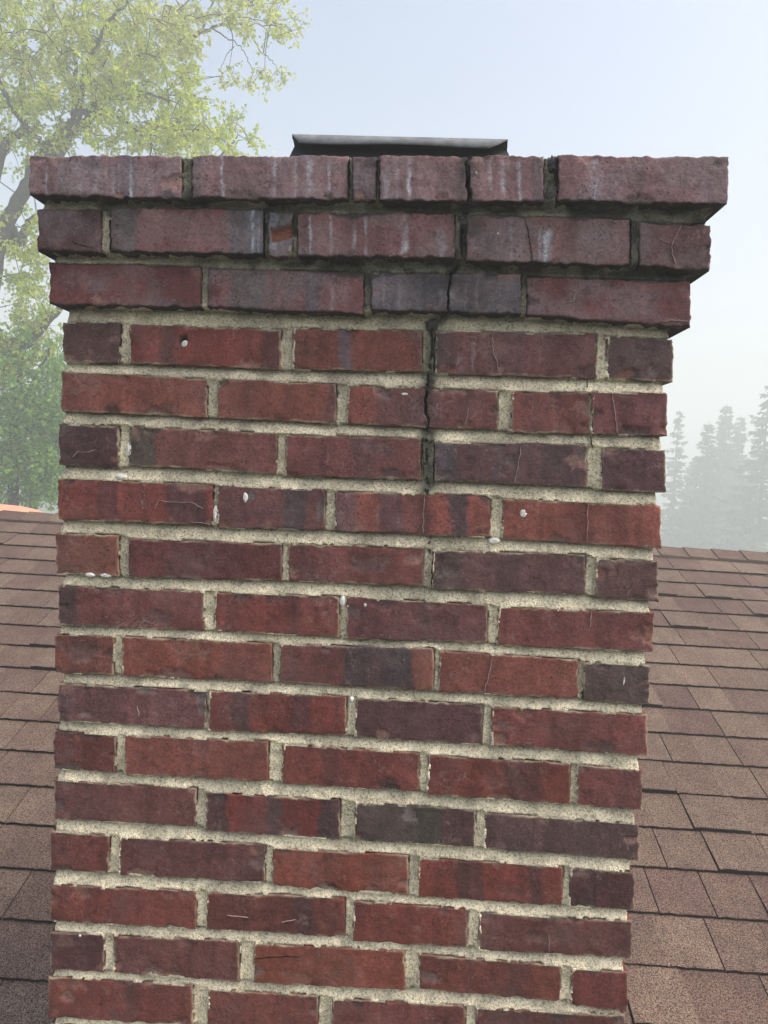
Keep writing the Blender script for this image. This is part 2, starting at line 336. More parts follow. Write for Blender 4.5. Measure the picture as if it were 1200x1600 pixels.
def build_shingles():
    r = random.Random(5)
    rows = []
    for n in range(0, NEAVE):
        ks = []
        meas = {}
        if 1 <= n <= 16:
            y, js = JOINTS[n - 1]
            for x, kind in js:
                k, _ = roof_unproject(x, y + 2 + 0.03 * (x - 1012) * 2); meas[k] = kind
        if meas:
            k0, k1 = min(meas), max(meas); ks = [(k, meas[k]) for k in sorted(meas)]
        else:
            k0 = k1 = r.uniform(0, 0.1); ks = [(k0, 1)]
        k = k1; t = ks[-1][1]
        while k < RX - 0.2: k += r.uniform(0.125, 0.165); t = 1 - t; ks.append((k, t))
        k = k0; t = ks[0][1]; pre = []
        while k > -RX + 0.2: k -= r.uniform(0.125, 0.165); t = 1 - t; pre.append((k, t))
        rows.append(pre[::-1] + ks)
    # mesh variants of one tab: width 1, sloping wedge, ragged butt
    variants = []
    for q in range(8):
        nx = 6; v = []; f = []
        rise = 0.0055 * (q % 2)
        for i in range(nx + 1):
            x = i / nx; jy = r.uniform(-0.0015, 0.0015); jz = r.uniform(-0.0016, 0.0016)
            v += [(x, jy, 0.002), (x, jy, 0.0136 + rise + jz), (x, jy + 0.004, 0.0146 + rise + jz), (x, E_ + 0.02, 0.0042 + 0.3 * rise)]
        for i in range(nx):
            a = 4 * i; b = a + 4
            f += [(a, b, b + 1, a + 1), (a + 1, b + 1, b + 2, a + 2), (a + 2, b + 2, b + 3, a + 3)]
        f += [(0, 1, 2, 3), (4 * nx + 3, 4 * nx + 2, 4 * nx + 1, 4 * nx), tuple([0, 3, 4 * nx + 3, 4 * nx])]
        me = bpy.data.meshes.new('shingle'); me.from_pydata(v, [], f); me.materials.append(M_SHINGLE); me.materials.append(M_ASPHALT); me.update()
        for i in [3 * k for k in range(nx)] + [3 * nx]: me.polygons[i].material_index = 1; variants.append((me, v, f))
    field = MB()
    cand = []
    for n, ks in enumerate(rows):
        for j in range(len(ks) - 1):
            (ka, ta), (kb, tb) = ks[j], ks[j + 1]
            g0 = 0.0017 if ta else 0.0003; g1 = 0.0017 if tb else 0.0003
            s = (n + 1) * E_
            mid = roofpt((ka + kb) / 2, s - E_ / 2, 0.01)
            rel = mid - CH_O; a, d = rel @ CHX, rel @ CHY
            if -0.40 < a < 0.36 and 0.05 < d < CH_DEPTH - 0.05: continue
            px, py, dz = project(mid) if mid[1] > 0.5 else (9e9, 9e9, 1)
            vis = bool(0 < dz and -40 < px < 1260 and 840 < py < 1720 and not (130 < px < 950))
            q = (j % 2) + 2 * r.randrange(4)
            cand.append((vis, n, ka + g0, kb - g1, s, q))
    nvis = 0
    order = sorted(cand, key=lambda c: not c[0])
    for vis, n, k0, k1, s, q in order:
        me, v, f = variants[q]
        p = roofpt(k0, s, 0.0)
        if vis and nvis < 300:
            o = bpy.data.objects.new('shingle', me); col.objects.link(o); o.parent = roof
            o.location = (p[0], p[1] - HY, p[2]); o.rotation_euler = (PITCH, SKEW, 0); o.scale = (k1 - k0, 1, 1); nvis += 1
        else:
            cs, sn = math.cos(PITCH), math.sin(PITCH); tone = r.random()
            field.add([(p[0] + x * (k1 - k0), p[1] - HY + y * cs - z * sn, p[2] + y * sn + z * cs - SKEW * x * (k1 - k0)) for x, y, z in v], f, (tone, tone, tone))
    o = field.build('shingle_field', M_SHINGLE, roof); o.data.materials.append(M_ASPHALT); per = 3 * 6 + 3
    o.data.polygons.foreach_set('material_index', [1 if ((i % per) < 18 and (i % per) % 3 == 0) or (i % per) == 18 else 0 for i in range(len(o.data.polygons))]); o['kind'] = 'stuff'
    # ridge caps: bent pieces overlapping along the ridge
    hw = 0.106
    me_v = []
    for q in range(4):
        v = []; f = []
        jit = [r.uniform(-0.003, 0.003) for _ in range(4)]
        for i, (x, lift) in enumerate(((0, 0.012), (0.205, 0.004))):
            for y, z in ((-hw, -hw * math.tan(PITCH)), (-0.03, -0.03 * math.tan(PITCH) - 0.001), (0, 0.0), (0.03, -0.03 * math.tan(PITCH) - 0.001), (hw, -hw * math.tan(PITCH))):
                v += [(x + jit[0] * (y > 0), y + jit[1] * (y < 0), z + lift + 0.008), (x + jit[0] * (y > 0), y + jit[1] * (y < 0), z + lift - 0.002 if lift > 0.01 else z)]
        for k in range(4):
            f.append((2 * k, 10 + 2 * k, 12 + 2 * k, 2 + 2 * k)); f.append((2 * k + 1, 3 + 2 * k, 13 + 2 * k, 11 + 2 * k))
            f.append((2 * k, 2 + 2 * k, 3 + 2 * k, 2 * k + 1)); f.append((10 + 2 * k, 11 + 2 * k, 13 + 2 * k, 12 + 2 * k))
        f.append((0, 1, 11, 10)); f.append((8, 18, 19, 9))
        me = bpy.data.meshes.new('ridge_shingle'); me.from_pydata(v, [], f); me.materials.append(M_SHINGLE); me.update(); me_v.append(me)
    k = -RX + 0.02
    i = 0
    while k < RX - 0.22:
        o = bpy.data.objects.new('ridge_shingle', me_v[i % 4]); col.objects.link(o); o.parent = roof
        o.location = (k, 0.0, RIDGE_Z - SKEW * k + 0.002); o.rotation_euler = (0, SKEW, 0); i += 1; k += 0.142
build_shingles()

# ------------------------------------------------------------------ brick chimney
chimney = empty('brick_chimney', tuple(CH_O), CH_YAW)
tag(chimney, 'weathered red brick chimney with corbelled top courses and a dark vertical crack', 'chimney')
K_ = (70, 54, 58); G_ = (84, 80, 86); D_ = (84, 58, 60)
# course: list of (x0, x1, top-left y, top-right y, bottom-left y, bottom-right y, colour, bands[(s0, s1, colour, strength)], streak x list)
COURSES = [
 [(45,283,242,243,305,310,(124,92,98),[(.62,.72,(104,90,104),.6)],[72,95,123,152,178,187,205,232,264]), (300,545,243,243,309,312,(126,92,98),[(0,.08,(98,84,92),.6)],[348,462,484,515,430]),
  (551,588,244,244,312,313,(100,76,84),[],[]), (593,728,243,244,313,314,(128,92,98),[],[602,620,640]), (735,850,243,243,314,315,(124,88,94),[(.85,1,(90,78,86),.6)],[767,786,812]),
  (872,1138,242,245,314,318,(124,86,92),[(.42,.5,(98,78,84),.4)],[930])],
 [(58,157,328,327,391,394,(92,58,62),[],[]), (173,412,324,326,393,397,(122,58,50),[(0,.17,(72,66,66),1),(.76,1,(86,84,92),1)],[395,404]),
  (420,456,331,332,399,402,(92,82,88),[(0,.35,(128,134,150),.7)],[428]), (465,710,333,334,400,403,(120,78,80),[],[485,517,554,572,628,634,690]), (729,985,335,342,408,415,(114,78,78),[(0,.3,(104,76,80),.5)],[800,844,852,858]),
  (1000,1111,347,351,415,423,(106,68,72),[],[])],
 [(77,313,410,415,475,480,(110,56,56),[(.55,.6,(92,58,62),.5)],[]), (325,568,419,425,480,491,(114,64,64),[(0,.05,(90,60,60),.6),(.16,.36,(74,66,62),.95),(.63,.73,(84,74,84),.9)],[520]),
  (581,699,425,427,485,487,(92,80,88),[],[600,625,655,690]), (702,814,427,428,487,491,(94,82,88),[],[708,728,745]), (824,1080,432,440,492,511,(114,62,62),[(0,.1,(96,66,68),.5)],[])],
 [(97,187,504,505,565,567,(86,58,60),[],[]), (202,438,506,515,567,577,(116,54,50),[(.2,.3,(82,56,56),.7),(.88,1,(88,54,56),.7)],[]), (457,660,512,517,577,581,(120,64,57),[(0,.06,(88,60,60),.7),(.37,.46,(90,82,96),.9)],[]),
  (680,932,517,521,583,591,(104,62,64),[(0,.1,(96,80,86),.7),(.32,.55,(92,66,72),.6)],[718,740]), (948,1052,525,530,591,597,(90,66,70),[],[])],
 [(95,323,580,592,642,652,(118,64,58),[(0,.2,(104,58,58),.5)],[]), (340,525,593,600,652,662,(120,65,58),[(.9,1,(92,66,68),.6)],[]), (543,664,602,605,662,668,(118,62,58),[(.4,1,(104,72,76),.7)],[650]),
  (668,778,606,610,668,671,(112,66,66),[(0,.2,(100,70,76),.6)],[]), (799,920,612,613,675,678,(116,64,62),[],[]), (925,1043,613,614,678,681,(108,60,64),[],[])],
 [(91,185,663,665,727,731,(74,46,51),[],[]), (201,432,666,677,727,740,(110,64,62),[(0,.17,(74,66,60),1),(.8,.92,(100,60,64),.5)],[]), (446,658,679,685,744,749,(112,63,64),[],[]),
  (678,917,691,695,751,761,(92,60,66),[(0,.14,(78,72,80),.9),(.4,.46,(80,64,74),.7),(.7,.95,(82,58,68),.7)],[]), (941,1040,700,703,766,770,(80,50,58),[],[])],
 [(90,332,747,757,811,822,(124,60,56),[(.28,.4,(88,52,56),.85),(.7,.95,(82,56,64),.85)],[]), (339,508,760,766,825,828,(106,66,68),[(.62,.82,(76,66,76),.8)],[]),
  (523,766,768,775,830,840,(126,66,60),[(0,.14,(106,84,92),.7),(.28,.44,(86,60,68),.9),(.44,.55,(106,66,72),.6),(.74,.86,(74,60,70),.95)],[530,590]), (785,1033,779,790,842,857,(124,66,60),[],[])],
 [(87,185,834,836,896,900,(118,68,60),[],[]), (201,440,842,849,902,908,(102,52,54),[],[]), (450,662,850,855,908,916,(116,64,62),[],[]), (675,915,860,866,921,929,(96,64,66),[(0,.2,(88,74,76),.6),(.4,.6,(84,58,64),.6)],[]), (930,1029,873,876,933,941,(90,60,60),[],[])],
 [(91,318,915,924,977,985,(110,60,60),[(0,.15,(74,56,58),.9)],[]), (335,530,926,932,986,996,(120,58,54),[(.6,.72,(96,52,54),.7)],[]), (541,762,933,945,999,1004,(102,58,60),[],[]), (778,1022,949,957,1009,1019,(108,57,57),[],[])],
 [(85,177,992,994,1052,1055,(114,62,56),[],[]), (190,425,995,1005,1056,1067,(126,64,56),[(.55,.6,(112,60,56),.6)],[]), (437,678,1007,1013,1067,1080,(108,60,59),[(.43,.86,(72,57,64),1),(.87,1,(138,78,68),.9)],[]),
  (686,903,1017,1031,1082,1092,(124,66,60),[],[]), (911,1016,1035,1040,1095,1102,(80,62,62),[],[])],
 [(90,322,1068,1080,1126,1140,(110,68,70),[(0,.1,(100,76,82),.5),(.7,.97,(104,62,66),.6)],[]), (326,541,1080,1087,1142,1150,(114,52,48),[(.18,.3,(76,50,52),.85),(.6,.76,(82,50,54),.85)],[]), (555,754,1091,1101,1153,1164,(84,52,56),[(.6,.8,(92,54,58),.5)],[]), (768,1012,1105,1117,1165,1181,(110,56,54),[],[])],
 [(83,180,1142,1150,1202,1207,(100,50,48),[],[]), (195,419,1150,1158,1210,1221,(118,63,58),[],[]), (441,655,1163,1177,1225,1237,(112,54,50),[(.3,.42,(92,52,52),.8)],[]), (668,891,1180,1193,1242,1257,(112,52,46),[(.55,.82,(84,48,48),.8)],[]), (901,1004,1196,1204,1258,1266,(106,57,56),[],[])],
 [(83,306,1219,1232,1280,1292,(112,66,64),[],[]), (322,531,1240,1250,1299,1312,(112,48,45),[(0,.16,(66,46,50),1),(.47,.57,(70,50,58),1),(.85,1,(70,50,56),1)],[]), (554,743,1255,1265,1313,1325,(74,58,58),[(.5,.72,(66,60,54),1),(.72,1,(88,54,56),.8)],[]), (757,998,1270,1288,1327,1345,(86,60,62),[],[])],
 [(79,170,1299,1306,1361,1365,(112,56,52),[],[]), (186,414,1308,1320,1367,1380,(100,58,58),[],[]), (426,638,1325,1337,1384,1400,(128,60,45),[],[]), (653,880,1341,1355,1402,1416,(112,50,44),[(.28,.46,(76,46,46),.9),(.76,.86,(78,46,48),.8)],[]), (890,992,1357,1364,1416,1423,(80,46,46),[],[])],
 [(77,306,1384,1392,1440,1452,(116,56,51),[],[]), (323,539,1395,1403,1452,1465,(108,55,50),[(.62,.76,(76,50,54),.9)],[]), (552,731,1407,1422,1470,1482,(112,52,47),[],[]), (748,987,1427,1440,1485,1498,(104,57,54),[(.85,1,(88,54,54),.6)],[])],
 [(78,162,1457,1461,1515,1520,(88,50,52),[],[]), (177,374,1463,1470,1520,1535,(108,60,58),[],[]), (396,632,1475,1486,1537,1547,(122,60,46),[(.3,.5,(104,56,48),.5)],[]), (655,876,1492,1509,1546,1566,(112,55,48),[],[]), (893,981,1514,1520,1571,1584,(108,49,46),[],[])],
 [(75,301,1527,1540,1590,1603,(120,60,55),[(.53,.6,(82,54,56),.8)],[]), (325,497,1547,1557,1608,1616,(112,58,53),[],[]), (519,727,1561,1572,1620,1634,(108,56,53),[],[]), (743,978,1576,1588,1637,1651,(104,54,51),[(.5,.6,(70,50,54),.9)],[])],
]
DOFF = [0.048, 0.032, 0.016] + [0.0] * 60
ALB = 0.90 * np.array([0.99, 1.0, 0.94])
class Brick: pass
bricks = []           # all front bricks in face coordinates
for ci, row in enumerate(COURSES):
    for bi, (x0, x1, tl, tr, bl, br, rgb, bands, streaks) in enumerate(row):
        b = Brick(); d = DOFF[ci]
        b.tl, b.tr, b.bl, b.br = chl(x0, tl, d), chl(x1, tr, d), chl(x0, bl, d), chl(x1, br, d)
        b.c, b.i, b.d, b.rgb, b.bands = ci, bi, d, rgb, bands
        b.streaks = [(sx - x0) / (x1 - x0) for sx in streaks]
        b.first, b.last = bi == 0, bi == len(row) - 1
        bricks.append(b)
# courses below the picture, down into the roof
r_ = random.Random(3)
lastrow = [b for b in bricks if b.c == 16]
zl, zr = lastrow[0].bl[1], lastrow[-1].br[1]
xl, xr = lastrow[0].bl[0] + 0.002, lastrow[-1].br[0] + 0.002
ci = 17
while max(zl, zr) > 0.10:
    cuts = [xl]
    wd = 0.098 if ci % 2 else 0.205
    while cuts[-1] + wd < xr - 0.06:
        cuts.append(cuts[-1] + wd); wd = r_.uniform(0.195, 0.215)
    cuts.append(xr)
    for bi in range(len(cuts) - 1):
        b = Brick(); b.c, b.i, b.d = ci, bi, 0.0
        xa, xb = cuts[bi] + (0.006 if bi else 0), cuts[bi + 1] - (0.006 if bi < len(cuts) - 2 else 0)
        q = lambda x: (x - xl) / (xr - xl)
        zt = lambda x: zl + (zr - zl) * q(x) - 0.0115
        b.tl, b.tr, b.bl, b.br = (xa, zt(xa)), (xb, zt(xb)), (xa, zt(xa) - 0.054), (xb, zt(xb) - 0.054)
        b.rgb = r_.choice([(116,56,51), (104,54,51), (88,50,52), (122,60,46), (110,62,60)]); b.bands = []; b.streaks = []
        b.first, b.last = bi == 0, bi == len(cuts) - 2
        bricks.append(b)
    zl -= 0.0665; zr -= 0.0665; ci += 1
NCOURSE = ci
# per-course outline used by the mortar and the side bricks
class Course: pass
courses = []
for c in range(NCOURSE):
    bs = [b for b in bricks if b.c == c]; k = Course(); k.bs = bs
    k.tx = np.array([p for b in bs for p in (b.tl[0], b.tr[0])]); k.tz = np.array([p for b in bs for p in (b.tl[1], b.tr[1])])
    k.bx = np.array([p for b in bs for p in (b.bl[0], b.br[0])]); k.bz = np.array([p for b in bs for p in (b.bl[1], b.br[1])])
    k.l, k.r = bs[0].tl[0], bs[-1].tr[0]; k.d = DOFF[c]
    k.lz, k.rz = (bs[0].tl[1], bs[0].bl[1]), (bs[-1].tr[1], bs[-1].br[1])
    courses.append(k)

def edge_lines(L, fine):
    base = [0, 0.0007, 0.0018, 0.0036, 0.0062, 0.0095]
    inner = L - 2 * 0.0095
    n = max(1, int(round(inner / fine)))
    arr = base + [0.0095 + inner * (k + 1) / n for k in range(n - 1)] + [L - q for q in base[::-1]]
    return np.array(arr) / L
CRACK_PATH = [chl(x, y, 0.03) for x, y in ((736, 245), (731, 290), (726, 330), (722, 400), (702, 430), (700, 480), (676, 505), (672, 560), (668, 600), (664, 650), (666, 700), (668, 755), (672, 850), (668, 905))]
SCARS = {(10, 0): [(230,1080,18,6,(128,116,118)), (314,1098,9,20,(112,102,106)), (130,1117,13,6,(150,128,122))], (12, 2): [(640,1275,12,16,(128,120,120))],
 (5, 3): [(908,705,9,14,(112,92,92)), (800,718,12,10,(104,86,90)), (695,742,14,6,(110,92,88)), (772,697,20,5,(110,90,92))], (7, 3): [(697,893,20,9,(116,98,96))],
 (16, 0): [(107,1558,12,9,(160,120,108))], (6, 1): [(392,776,8,7,(122,116,124)), (500,795,6,18,(110,98,102))], (13, 2): [(507,1385,8,4,(150,130,118))], (14, 3): [(860,1435,50,4,(128,98,92))], (3, 4): [(1022,582,9,9,(130,112,116))]}
CRACKED = {(0, 3): 'r', (0, 4): 'l', (2, 2): 'r', (2, 3): 'l', (4, 2): 'r', (4, 3): 'l', (4, 4): 'r', (4, 5): 'l'}
def crack_off(t, seed): return 0.004 * (fbm(t * 5, 0 * t, 0, seed, 3) - 0.5) * 2
def front_brick(b, idx):
    r = random.Random(1000 + idx)
    L = b.tr[0] - b.tl[0]; Hh = b.tl[1] - b.bl[1]
    fine = (0.0022 if b.c < 3 else 0.0028) if b.c < 18 else 0.012
    S = edge_lines(L, fine); T = edge_lines(Hh, fine)
    s, t = np.meshgrid(S, T); ns, nt = len(S), len(T)
    top_course = b.c < 3
    amp = (0.0019 if b.c < 3 else 0.0017) if b.c < 18 else 0.0008
    sd = idx * 7 + 5
    a0, z0 = (b.tl[0] + b.tr[0]) / 2, (b.tl[1] + b.bl[1]) / 2
    crk = CRACKED.get((b.c, b.i))
    # ragged outline
    eL = amp * (fbm(t * Hh * 190, 0 * t, 0, sd, 4) - 0.5) * 2; eR = amp * (fbm(t * Hh * 190, 0 * t, 3, sd + 1, 4) - 0.5) * 2
    eB = amp * (fbm(s * L * 120, 0 * s, 5, sd + 2, 4) - 0.5) * 2; eT = amp * (fbm(s * L * 120, 0 * s, 9, sd + 3, 4) - 0.5) * 2
    gs = b.c * 100 + (b.i if crk == 'r' else b.i - 1)
    if crk == 'r': eR = crack_off(t, gs) - 0.0004
    if crk == 'l': eL = crack_off(t, gs) + 0.0004
    lx = b.bl[0] + (b.tl[0] - b.bl[0]) * t + eL; rx = b.br[0] + (b.tr[0] - b.br[0]) * t + eR
    bz = b.bl[1] + (b.br[1] - b.bl[1]) * s + eB; tz = b.tl[1] + (b.tr[1] - b.tl[1]) * s + eT
    X = lx + (rx - lx) * s; Z = bz + (tz - bz) * t
    # distance to the nearest edge
    dl, dr, db, dt = s * L, (1 - s) * L, t * Hh, (1 - t) * Hh
    if crk == 'r': dr = dr * 3 + 0.0015
    if crk == 'l': dl = dl * 3 + 0.0015
    m = np.minimum(np.minimum(dl, dr), np.minimum(db, dt))
    # corners a little rounder
    cr_ = r.uniform(0.002, 0.0045)
    def corner(p, q): return np.where((p < cr_) & (q < cr_), cr_ - np.hypot(cr_ - p, cr_ - q), 1.0)
    for p in (dl, dr):
        for q in (db, dt): m = np.minimum(m, np.maximum(corner(p, q), 0))
    R = 0.0010 + 0.0035 * np.clip(fbm(X * 55, Z * 55, 0, sd + 4, 4) - 0.47, 0, 1) * 4
    u = np.clip(1 - m / R, 0, 1)
    back = R * (1 - np.sqrt(np.clip(1 - u * u, 0, 1)))
    Y = back - 0.0007 * (fbm(X * 28, Z * 28, 0, sd + 6) - 0.5) * 2 - 0.0006 * (fbm(X * 130, Z * 130, 0, sd + 7) - 0.5) * 2
    # colour
    base = s2l(b.rgb); C = np.ones(s.shape + (3,)) * base
    tone = (r.uniform(0.92, 1.08)); C *= tone
    wob = 0.09 * (fbm(Z * 32, X * 14, 0, sd + 8, 4) - 0.5) + 0.02 * (fbm(Z * 200, X * 60, 0, sd + 12) - 0.5)
    for (p, q, rgb, st) in b.bands:
        wd = 0.018
        k = sstep(p - wd, p + wd, s + wob) if p > 0.001 else np.ones_like(s)
        k = k * (1 - sstep(q - wd, q + wd, s + wob * 0.8)) if q < 0.999 else k
        k = k * st * (0.8 + 0.4 * (fbm(X * 60, Z * 25, 0, sd + 9) - 0.3)); k = np.clip(k, 0, 1)[..., None]
        C = C * (1 - k) + s2l(rgb) * k
    # mottled firing marks, scuffs
    mo = fbm(X * 32, Z * 32, 0, sd + 10, 4)[..., None]
    C *= 0.62 + 0.72 * mo
    vst = fbm(X * 95, Z * 8, 0, sd + 11, 2)[..., None]
    C *= 0.74 + 0.50 * vst + 0.10 * (fbm(X * 300, Z * 14, 0, sd + 30, 2)[..., None] - 0.5)
    if not b.bands and b.c > 2 and r.random() < 0.7:
        p = r.uniform(0.1, 0.8); wd = r.uniform(0.05, 0.15); k = (np.exp(-((s + wob * 2 - p) / wd) ** 2) * r.uniform(0.2, 0.5))[..., None]
        C = C * (1 - k) + s2l(r.choice([(80, 54, 58), (92, 60, 62), (76, 58, 62)])) * k
    # white runs of leached salts
    for q in b.streaks:
        wd = r.choice([0.0014, 0.0018, 0.0024, 0.005]); st = r.uniform(0.3, 0.95) * (0.6 if wd > 0.004 else 1); t0 = r.uniform(-0.2, 0.15); t1 = r.uniform(0.8, 1.25)
        k = np.exp(-(((s - q) * L + 0.003 * (fbm(Z * 60, 0 * Z, q * 40, 3) - 0.5)) / wd) ** 2) * sstep(t0 - 0.05, t0 + 0.1, t) * (1 - sstep(t1 - 0.4, t1, t))
        k = k * st * ((0.8 if b.c < 2 else 0.45) if b.c < 3 else 0.3) * np.clip(2.4 * fbm(X * 170, Z * 110, 0, sd + 14, 4) - 0.55, 0, 1.3); k = np.clip(k, 0, 1)[..., None]
        C = C * (1 - k) + s2l((196, 198, 214)) * k
    if top_course:      # grey weathering film and black grime on the lower lip
        k = np.clip((fbm(X * 20, Z * 30, 0, sd + 15, 4) - 0.42) * 2.0, 0, 0.45)[..., None]
        C = C * (1 - k) + s2l((128, 112, 120)) * k
        k = ((1 - sstep(0.0004, 0.0026, db + 0.006 * (fbm(X * 70, Z * 70, 0, 77, 4) - 0.5))) * 0.9)[..., None]
        C = C * (1 - k) + np.array([0.012, 0.012, 0.012]) * k
    # pale chips and dirty edges
    for _ in range(r.choice([1, 2, 3, 4, 5]) if b.c < 18 else 0):
        if r.random() < 0.7:
            pa = r.random(); pb = r.choice([r.uniform(0, 0.12), r.uniform(0.88, 1)])
        else: pa = r.choice([r.uniform(0, 0.05), r.uniform(0.95, 1)]); pb = r.random()
        rad = r.uniform(0.004, 0.013)
        dd = np.hypot((s - pa) * L * r.uniform(0.45, 1.0), (t - pb) * Hh * r.uniform(1, 1.6)) / rad + 1.8 * (fbm(X * 130, Z * 130, 0, sd + 20, 4) - 0.5)
        k = 1 - sstep(0.75, 1.0, dd)
        Y = Y + k * r.uniform(0.0012, 0.0035)
        cc = s2l(r.choice([(150, 110, 104), (120, 96, 96), (92, 78, 80), (136, 86, 78), (70, 56, 56)])); k = (k * r.uniform(0.35, 0.8))[..., None]
        C = C * (1 - k) + cc * k
    # dark spalls: shallow flat scars in the face
    if b.c < 17 and r.random() < 0.4:
        pa, pb = r.uniform(0.1, 0.9), r.uniform(0.15, 0.9); rad = r.uniform(0.008, 0.018)
        dd = np.hypot((s - pa) * L * 0.6, (t - pb) * Hh * 1.2) / rad + 2.4 * (fbm(X * 80, Z * 80, 0, sd + 21, 4) - 0.5)
        k = 1 - sstep(0.85, 1.0, dd); Y = Y + k * 0.0012
        cc = s2l(r.choice([(104, 92, 94), (96, 70, 70), (134, 100, 94)])); k = (k * 0.35)[..., None]; C = C * (1 - k) + cc * k
    for (ex, ey, erx, ery, ergb) in SCARS.get((b.c, b.i), []):
        hx, hz = chl(ex, ey, b.d); kk_ = 1.0 / FPX
        dd = np.hypot((X - hx) / (erx * kk_), (Z - hz) / (ery * kk_)) + 1.3 * (fbm(X * 110, Z * 110, 0, sd + 25, 4) - 0.5)
        k = 1 - sstep(0.8, 1.0, dd); Y = Y + k * 0.0022; k = (k * 0.8)[..., None]; C = C * (1 - k) + s2l(ergb) * 0.8 * k
    # mortar smeared on the rim
    if b.c > 2:
        k = (1 - sstep(0.0006, 0.0028, m + 0.0035 * (fbm(X * 120, Z * 120, 0, sd + 22) - 0.45))) * np.clip(fbm(X * 35, Z * 35, 0, sd + 23) * 2.4 - 0.75, 0, 1)
        k = (np.clip(k, 0, 1) * 0.75)[..., None]; C = C * (1 - k) + s2l((176, 164, 142)) * k
    # broken socket in the small header of the second course
    if b.c == 1 and b.i == 2:
        px = (s - 0.55) / 0.48 + 0.1 * (fbm(X * 150, Z * 150, 0, 5) - 0.5); pz = (t - 0.52 - 0.10 * (s - 0.5)) / 0.15
        k = (1 - sstep(0.85, 1.1, np.maximum(abs(px), abs(pz)) + 0.3 * (fbm(X * 200, Z * 200, 0, 6) - 0.5)))
        Y = Y + k * 0.008; kk = k[..., None]
        C = C * (1 - kk) + s2l((140, 74, 54)) * (0.35 + 0.9 * fbm(X * 60, Z * 500, 0, 8))[..., None] * kk
    # drilled hole with a white plug
    if b.c == 3 and b.i == 1:
        hx, hz = chl(286, 531, 0); dd = np.hypot(X - hx, Z - hz) / 0.0065 + 0.5 * (fbm(X * 250, Z * 250, 0, 9) - 0.5)
        k = 1 - sstep(0.8, 1.1, dd); Y = Y + k * 0.009; kk = k[..., None]; C = C * (1 - kk) + np.array([0.03, 0.025, 0.025]) * kk
    if b.c < 3: C *= np.array([0.95, 1.02, 1.08])
    if b.c < 9:
        ppx = np.array([p[0] for p in CRACK_PATH]); ppz = np.array([p[1] for p in CRACK_PATH]); oo = np.argsort(ppz)
        dxx = np.abs(X - np.interp(Z, ppz[oo], ppx[oo]) + 0.02 * (fbm(X * 30, Z * 30, 0, 206, 4) - 0.5))
        wide_ = [0.016, 0.03, 0.05, 0.014, 0.010, 0.009, 0.008, 0.005, 0.004][b.c]
        k = np.exp(-(dxx / wide_) ** 2) * np.clip(fbm(X * 60, Z * 60, 0, 207, 4) * 2.2 - 0.45, 0, 1) * (0.9 if b.c < 4 else 0.65)
        if b.c in (1, 2):      # soaked upper edge below the corbel joint, worst near the crack
            ed = dt - 0.010 * np.clip(fbm(X * 22, 0 * X, b.c * 3.0, 208, 4) * 2.6 - 0.9, 0, 1.6) * (0.35 + 0.9 * np.exp(-(dxx / 0.14) ** 2))
            k = np.maximum(k, (1 - sstep(-0.0015, 0.0015, ed)) * 0.8)
        k = k[..., None]; C = C * (1 - k) + s2l((46, 44, 48)) * k
    lum = C.mean(-1, keepdims=True); C = (C * 0.88 + lum * 0.12) * ALB
    P = np.stack([X - a0, Y - b.d, Z - z0], -1).reshape(-1, 3)
    F = []
    for j in range(nt - 1):
        o = j * ns
        F += [(o + i, o + i + 1, o + ns + i + 1, o + ns + i) for i in range(ns - 1)]
    # close the box behind the front face
    depth = (0.20 if L < 0.14 else 0.095) + b.d
    if not (b.first or b.last): depth = 0.095 + b.d
    ring = [i for i in range(ns)] + [j * ns + ns - 1 for j in range(1, nt)] + [(nt - 1) * ns + i for i in range(ns - 2, -1, -1)] + [j * ns for j in range(nt - 2, 0, -1)]
    n0 = len(P); Cf = C.reshape(-1, 3)
    ys = [-b.d + 0.006, -b.d + depth]
    Pv = [P]; Cv = [Cf]
    for y in ys:
        q = P[ring].copy(); q[:, 1] = y if y == ys[1] else np.maximum(y, q[:, 1] + 0.001)
        if y == ys[1]: q[:, 0] = np.clip(q[:, 0], P[:, 0].min(), P[:, 0].max())
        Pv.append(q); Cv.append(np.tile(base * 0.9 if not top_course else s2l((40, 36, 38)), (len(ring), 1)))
    m_ = len(ring)
    for k in range(m_):
        k2 = (k + 1) % m_
        F.append((ring[k2], ring[k], n0 + k, n0 + k2)); F.append((n0 + k2, n0 + k, n0 + m_ + k, n0 + m_ + k2))
    F.append(tuple(n0 + m_ + k for k in range(m_)))
    o = new_obj('brick', np.vstack(Pv), F, M_BRICK, chimney, (a0, 0, z0), np.vstack(Cv), smooth=True)
    b.depth = depth - b.d
    if b.c == 1 and b.i == 2: o['label'] = 'small broken brick with an orange hollow in its face'
    return o
for idx, b in enumerate(bricks): front_brick(b, idx)

# side and back bricks: plain chamfered boxes, one each
def block(name, x0, x1, y0, y1, z0, z1, rgb, parent):
    c = 0.003; cx_, cy_, cz_ = (x0 + x1) / 2, (y0 + y1) / 2, (z0 + z1) / 2; hx, hy, hz = (x1 - x0) / 2, (y1 - y0) / 2, (z1 - z0) / 2
    v = []; f = []
    sgn = [(-1, -1), (1, -1), (1, 1), (-1, 1)]
    def rg(ex, ey, z): return [(sx * (hx - ex), sy * (hy - ey), z) for sx, sy in sgn]
    rings = [rg(c, c, -hz), rg(0, 0, -hz + c), rg(0, 0, hz - c), rg(c, c, hz)]
    for q in rings: v += q
    f.append((3, 2, 1, 0)); f.append((12, 13, 14, 15))
    for k in range(3):
        for i in range(4): j = (i + 1) % 4; f.append((k * 4 + i, k * 4 + j, k * 4 + 4 + j, k * 4 + 4 + i))
    rr = s2l(rgb) * 0.9
    return new_obj(name, v, f, M_BRICK, parent, (cx_, cy_, cz_), [rr] * 16)
